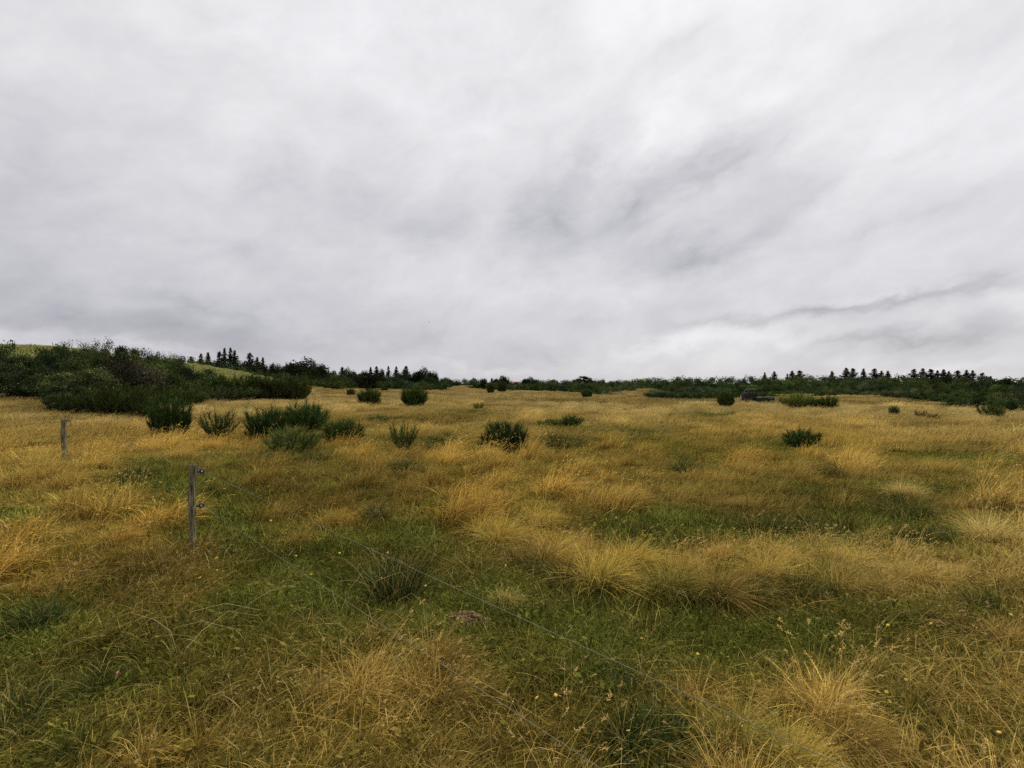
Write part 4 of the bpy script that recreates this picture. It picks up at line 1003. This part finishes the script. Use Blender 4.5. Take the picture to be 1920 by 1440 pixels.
# ------------------------------------------------------------------ sky and sun
SUN_AZ, SUN_EL = 32, 44     # degrees right of the view direction, above the horizon
def world():
    w = bpy.data.worlds.new('World'); S.world = w; w.use_nodes = True; nt = w.node_tree; nt.nodes.clear()
    L = nt.links.new
    out = N(nt, 'ShaderNodeOutputWorld')
    tc = N(nt, 'ShaderNodeTexCoord'); sp = N(nt, 'ShaderNodeSeparateXYZ'); L(tc.outputs['Generated'], sp.inputs[0])
    x, y, z = sp.outputs
    zc = math_(nt, 'ADD', math_(nt, 'MAXIMUM', z, 0.0), .10)
    P = N(nt, 'ShaderNodeCombineXYZ'); L(math_(nt, 'DIVIDE', x, zc), P.inputs[0]); L(math_(nt, 'DIVIDE', y, zc), P.inputs[1])
    def noise(vec, scale, detail, rough=.55, dist=0, mp=None, off=0):
        m = N(nt, 'ShaderNodeMapping'); m.inputs['Scale'].default_value = mp or (1, 1, 1); m.inputs['Location'].default_value = (off, off*.7, off*.3); L(vec, m.inputs[0])
        n = N(nt, 'ShaderNodeTexNoise'); n.inputs['Scale'].default_value = scale; n.inputs['Detail'].default_value = detail; n.inputs['Roughness'].default_value = rough; n.inputs['Distortion'].default_value = dist
        L(m.outputs[0], n.inputs['Vector']); return n
    # cloud streets run away from the viewer, slightly to the right
    rot = N(nt, 'ShaderNodeMapping'); rot.inputs['Rotation'].default_value = (0, 0, R(12)); L(P.outputs[0], rot.inputs[0])
    n3 = noise(P.outputs[0], .45, 4, .5, .2, (1, .8, 1), 1.7)
    # azimuth / elevation (degrees), warped by noise so cloud banks get ragged edges
    az = math_(nt, 'MULTIPLY', math_(nt, 'ARCTAN2', x, y), 57.2958)
    el = math_(nt, 'MULTIPLY', math_(nt, 'ARCSINE', z), 57.2958)
    ae0 = N(nt, 'ShaderNodeCombineXYZ'); L(az, ae0.inputs[0]); L(el, ae0.inputs[1]); L(math_(nt, 'MULTIPLY', y, 9.0), ae0.inputs[2])
    tl0 = N(nt, 'ShaderNodeMapping'); tl0.inputs['Rotation'].default_value = (0, 0, R(-16)); L(ae0.outputs[0], tl0.inputs[0])
    wn = noise(tl0.outputs[0], .11, 7, .6, 0, (.7, 1.2, 1), 5.5)
    ws = N(nt, 'ShaderNodeSeparateXYZ'); L(wn.outputs['Color'], ws.inputs[0])
    ae = N(nt, 'ShaderNodeCombineXYZ')
    L(math_(nt, 'ADD', az, math_(nt, 'MULTIPLY_ADD', ws.outputs[0], 22, -11)), ae.inputs[0])
    L(math_(nt, 'ADD', el, math_(nt, 'MULTIPLY_ADD', ws.outputs[1], 9, -4.5)), ae.inputs[1])
    tl = N(nt, 'ShaderNodeMapping'); tl.inputs['Rotation'].default_value = (0, 0, R(-16)); L(ae.outputs[0], tl.inputs[0])
    n1 = noise(tl.outputs[0], .085, 8, .55, .1, (.62, 1.15, 1), 3.1)
    n2 = noise(tl0.outputs[0], .19, 9, .60, .25, (.72, 1.25, 1), 8.1)
    def ang(px, py):
        a = math.atan2(px-960, F); return math.degrees(a), math.degrees(math.atan2((720-py)*math.cos(a), F))
    BL = [(1015, 420, 85, 80, 30, -.16), (1085, 310, 95, 62, 45, -.12), (1200, 375, 170, 55, 28, -.17), (1340, 310, 200, 48, 32, -.14), (1290, 480, 190, 42, 6, -.16), (1500, 250, 220, 50, 38, -.08),
          (790, 440, 150, 45, -5, -.075), (440, 470, 150, 40, -4, -.06), (390, 572, 170, 17, -9, -.06), (170, 600, 300, 60, 0, -.12), (620, 640, 380, 50, 0, -.10), (1560, 595, 330, 20, 5, -.17), (1870, 530, 140, 34, 12, -.14),
          (1640, 645, 330, 22, 4, -.12), (20, 260, 260, 220, -30, -.07), (1500, 370, 160, 40, 25, -.07), (120, 520, 260, 60, 0, -.05), (1700, 420, 160, 30, 20, -.05), (1130, 590, 160, 20, 4, -.05), (640, 340, 160, 50, 10, -.06), (520, 320, 90, 30, -20, -.05), (900, 160, 120, 30, 30, -.04), (1320, 60, 160, 30, 20, -.05), (1010, 655, 60, 14, 0, -.06),
          (1780, 270, 260, 130, 20, .10), (1450, 160, 330, 110, 20, .08), (1250, 250, 150, 60, 20, .06), (1300, 655, 260, 24, 0, .10), (930, 230, 230, 120, 0, .05), (1700, 560, 220, 16, 5, .09), (1000, 545, 220, 40, 0, .05), (600, 120, 300, 110, 0, .04), (1120, 100, 200, 120, 40, .03), (1750, 690, 260, 20, 0, .08), (900, 690, 120, 10, 0, .06), (300, 645, 160, 9, -3, .06), (20, 625, 90, 20, 0, .06)]
    v = None
    for px, py, rx, ry, rt, amp in BL:
        a, e = ang(px, py); g = math.degrees(1/F)*math.cos(math.radians(a))**1.2
        m = N(nt, 'ShaderNodeMapping', vector_type='TEXTURE'); m.inputs['Location'].default_value = (a, e, 0); m.inputs['Rotation'].default_value = (0, 0, R(rt)); m.inputs['Scale'].default_value = (rx*g*1.55, ry*g*1.55, 1)
        L(ae.outputs[0], m.inputs[0]); gr = N(nt, 'ShaderNodeTexGradient', gradient_type='QUADRATIC_SPHERE'); L(m.outputs[0], gr.inputs[0])
        v = math_(nt, 'MULTIPLY_ADD', gr.outputs['Fac'], amp*1.25, v if v is not None else 0.0)
    # base brightness: darker and bluer low down, bright overhead
    base = N(nt, 'ShaderNodeValToRGB'); base.color_ramp.interpolation = 'EASE'
    L(math_(nt, 'DIVIDE', el, 90.0, None, True), base.inputs[0])
    cr = base.color_ramp.elements; cr[0].position = 0; cr[0].color = (.56,)*3+(1,); cr[1].position = 1; cr[1].color = (1.15,)*3+(1,)
    for p, c in ((.06, .59), (.16, .63), (.30, .70), (.42, .77), (.58, .95)):
        e_ = cr.new(p); e_.color = (c, c, c, 1)
    b = N(nt, 'ShaderNodeRGBToBW'); L(base.outputs[0], b.inputs[0])
    # left side a little darker
    side = math_(nt, 'MULTIPLY_ADD', x, .045, 0.0)
    s = math_(nt, 'ADD', b.outputs[0], side); s = math_(nt, 'ADD', s, v)
    s = math_(nt, 'ADD', s, math_(nt, 'MULTIPLY_ADD', n1.outputs['Fac'], .20, -.10))
    s = math_(nt, 'ADD', s, math_(nt, 'MULTIPLY_ADD', n2.outputs['Fac'], .27, -.12))
    s = math_(nt, 'ADD', s, math_(nt, 'MULTIPLY_ADD', n3.outputs['Fac'], .14, -.07))
    s = math_(nt, 'MAXIMUM', s, .30)
    tr = N(nt, 'ShaderNodeMapRange'); tr.inputs['From Min'].default_value = .38; tr.inputs['From Max'].default_value = .72; L(s, tr.inputs[0])
    lv = math_(nt, 'MULTIPLY_ADD', x, -.5, .5, True)
    cold = mixc(nt, lv, (.965, .970, 1.035), (.975, .955, 1.075))
    colr = mixc(nt, tr.outputs[0], cold, (.995, .984, 1.010))
    fin = scale_c(nt, colr, s)
    bg = N(nt, 'ShaderNodeBackground'); L(fin, bg.inputs[0]); bg.inputs[1].default_value = .485
    ns = N(nt, 'ShaderNodeTexSky', sky_type='NISHITA'); ns.sun_disc = False; ns.sun_elevation = R(SUN_EL); ns.sun_rotation = R(SUN_AZ)
    bs = N(nt, 'ShaderNodeBackground'); L(ns.outputs[0], bs.inputs[0]); bs.inputs[1].default_value = .07
    mx = N(nt, 'ShaderNodeMixShader'); mx.inputs[0].default_value = .97; L(bs.outputs[0], mx.inputs[1]); L(bg.outputs[0], mx.inputs[2])
    L(mx.outputs[0], out.inputs[0])
    w.cycles.sampling_method = 'MANUAL'; w.cycles.sample_map_resolution = 512
world()
sl = bpy.data.lights.new('sun', 'SUN'); sl.energy = 1.5; sl.angle = R(14); sl.color = (1, .95, .88)
so = bpy.data.objects.new('sun', sl); C.objects.link(so)
dv = Vector((math.sin(R(SUN_AZ))*math.cos(R(SUN_EL)), math.cos(R(SUN_AZ))*math.cos(R(SUN_EL)), math.sin(R(SUN_EL))))
so.rotation_euler = dv.to_track_quat('Z', 'Y').to_euler(); so.location = dv*100

S.view_settings.view_transform = 'Standard'; S.view_settings.look = 'None'; S.view_settings.exposure = 1.15; S.view_settings.gamma = 1
S.cycles.max_bounces = 3; S.cycles.diffuse_bounces = 1; S.cycles.transmission_bounces = 2; S.cycles.glossy_bounces = 2; S.cycles.transparent_max_bounces = 4
S.cycles.use_denoising = False; S.cycles.sample_clamp_indirect = 4
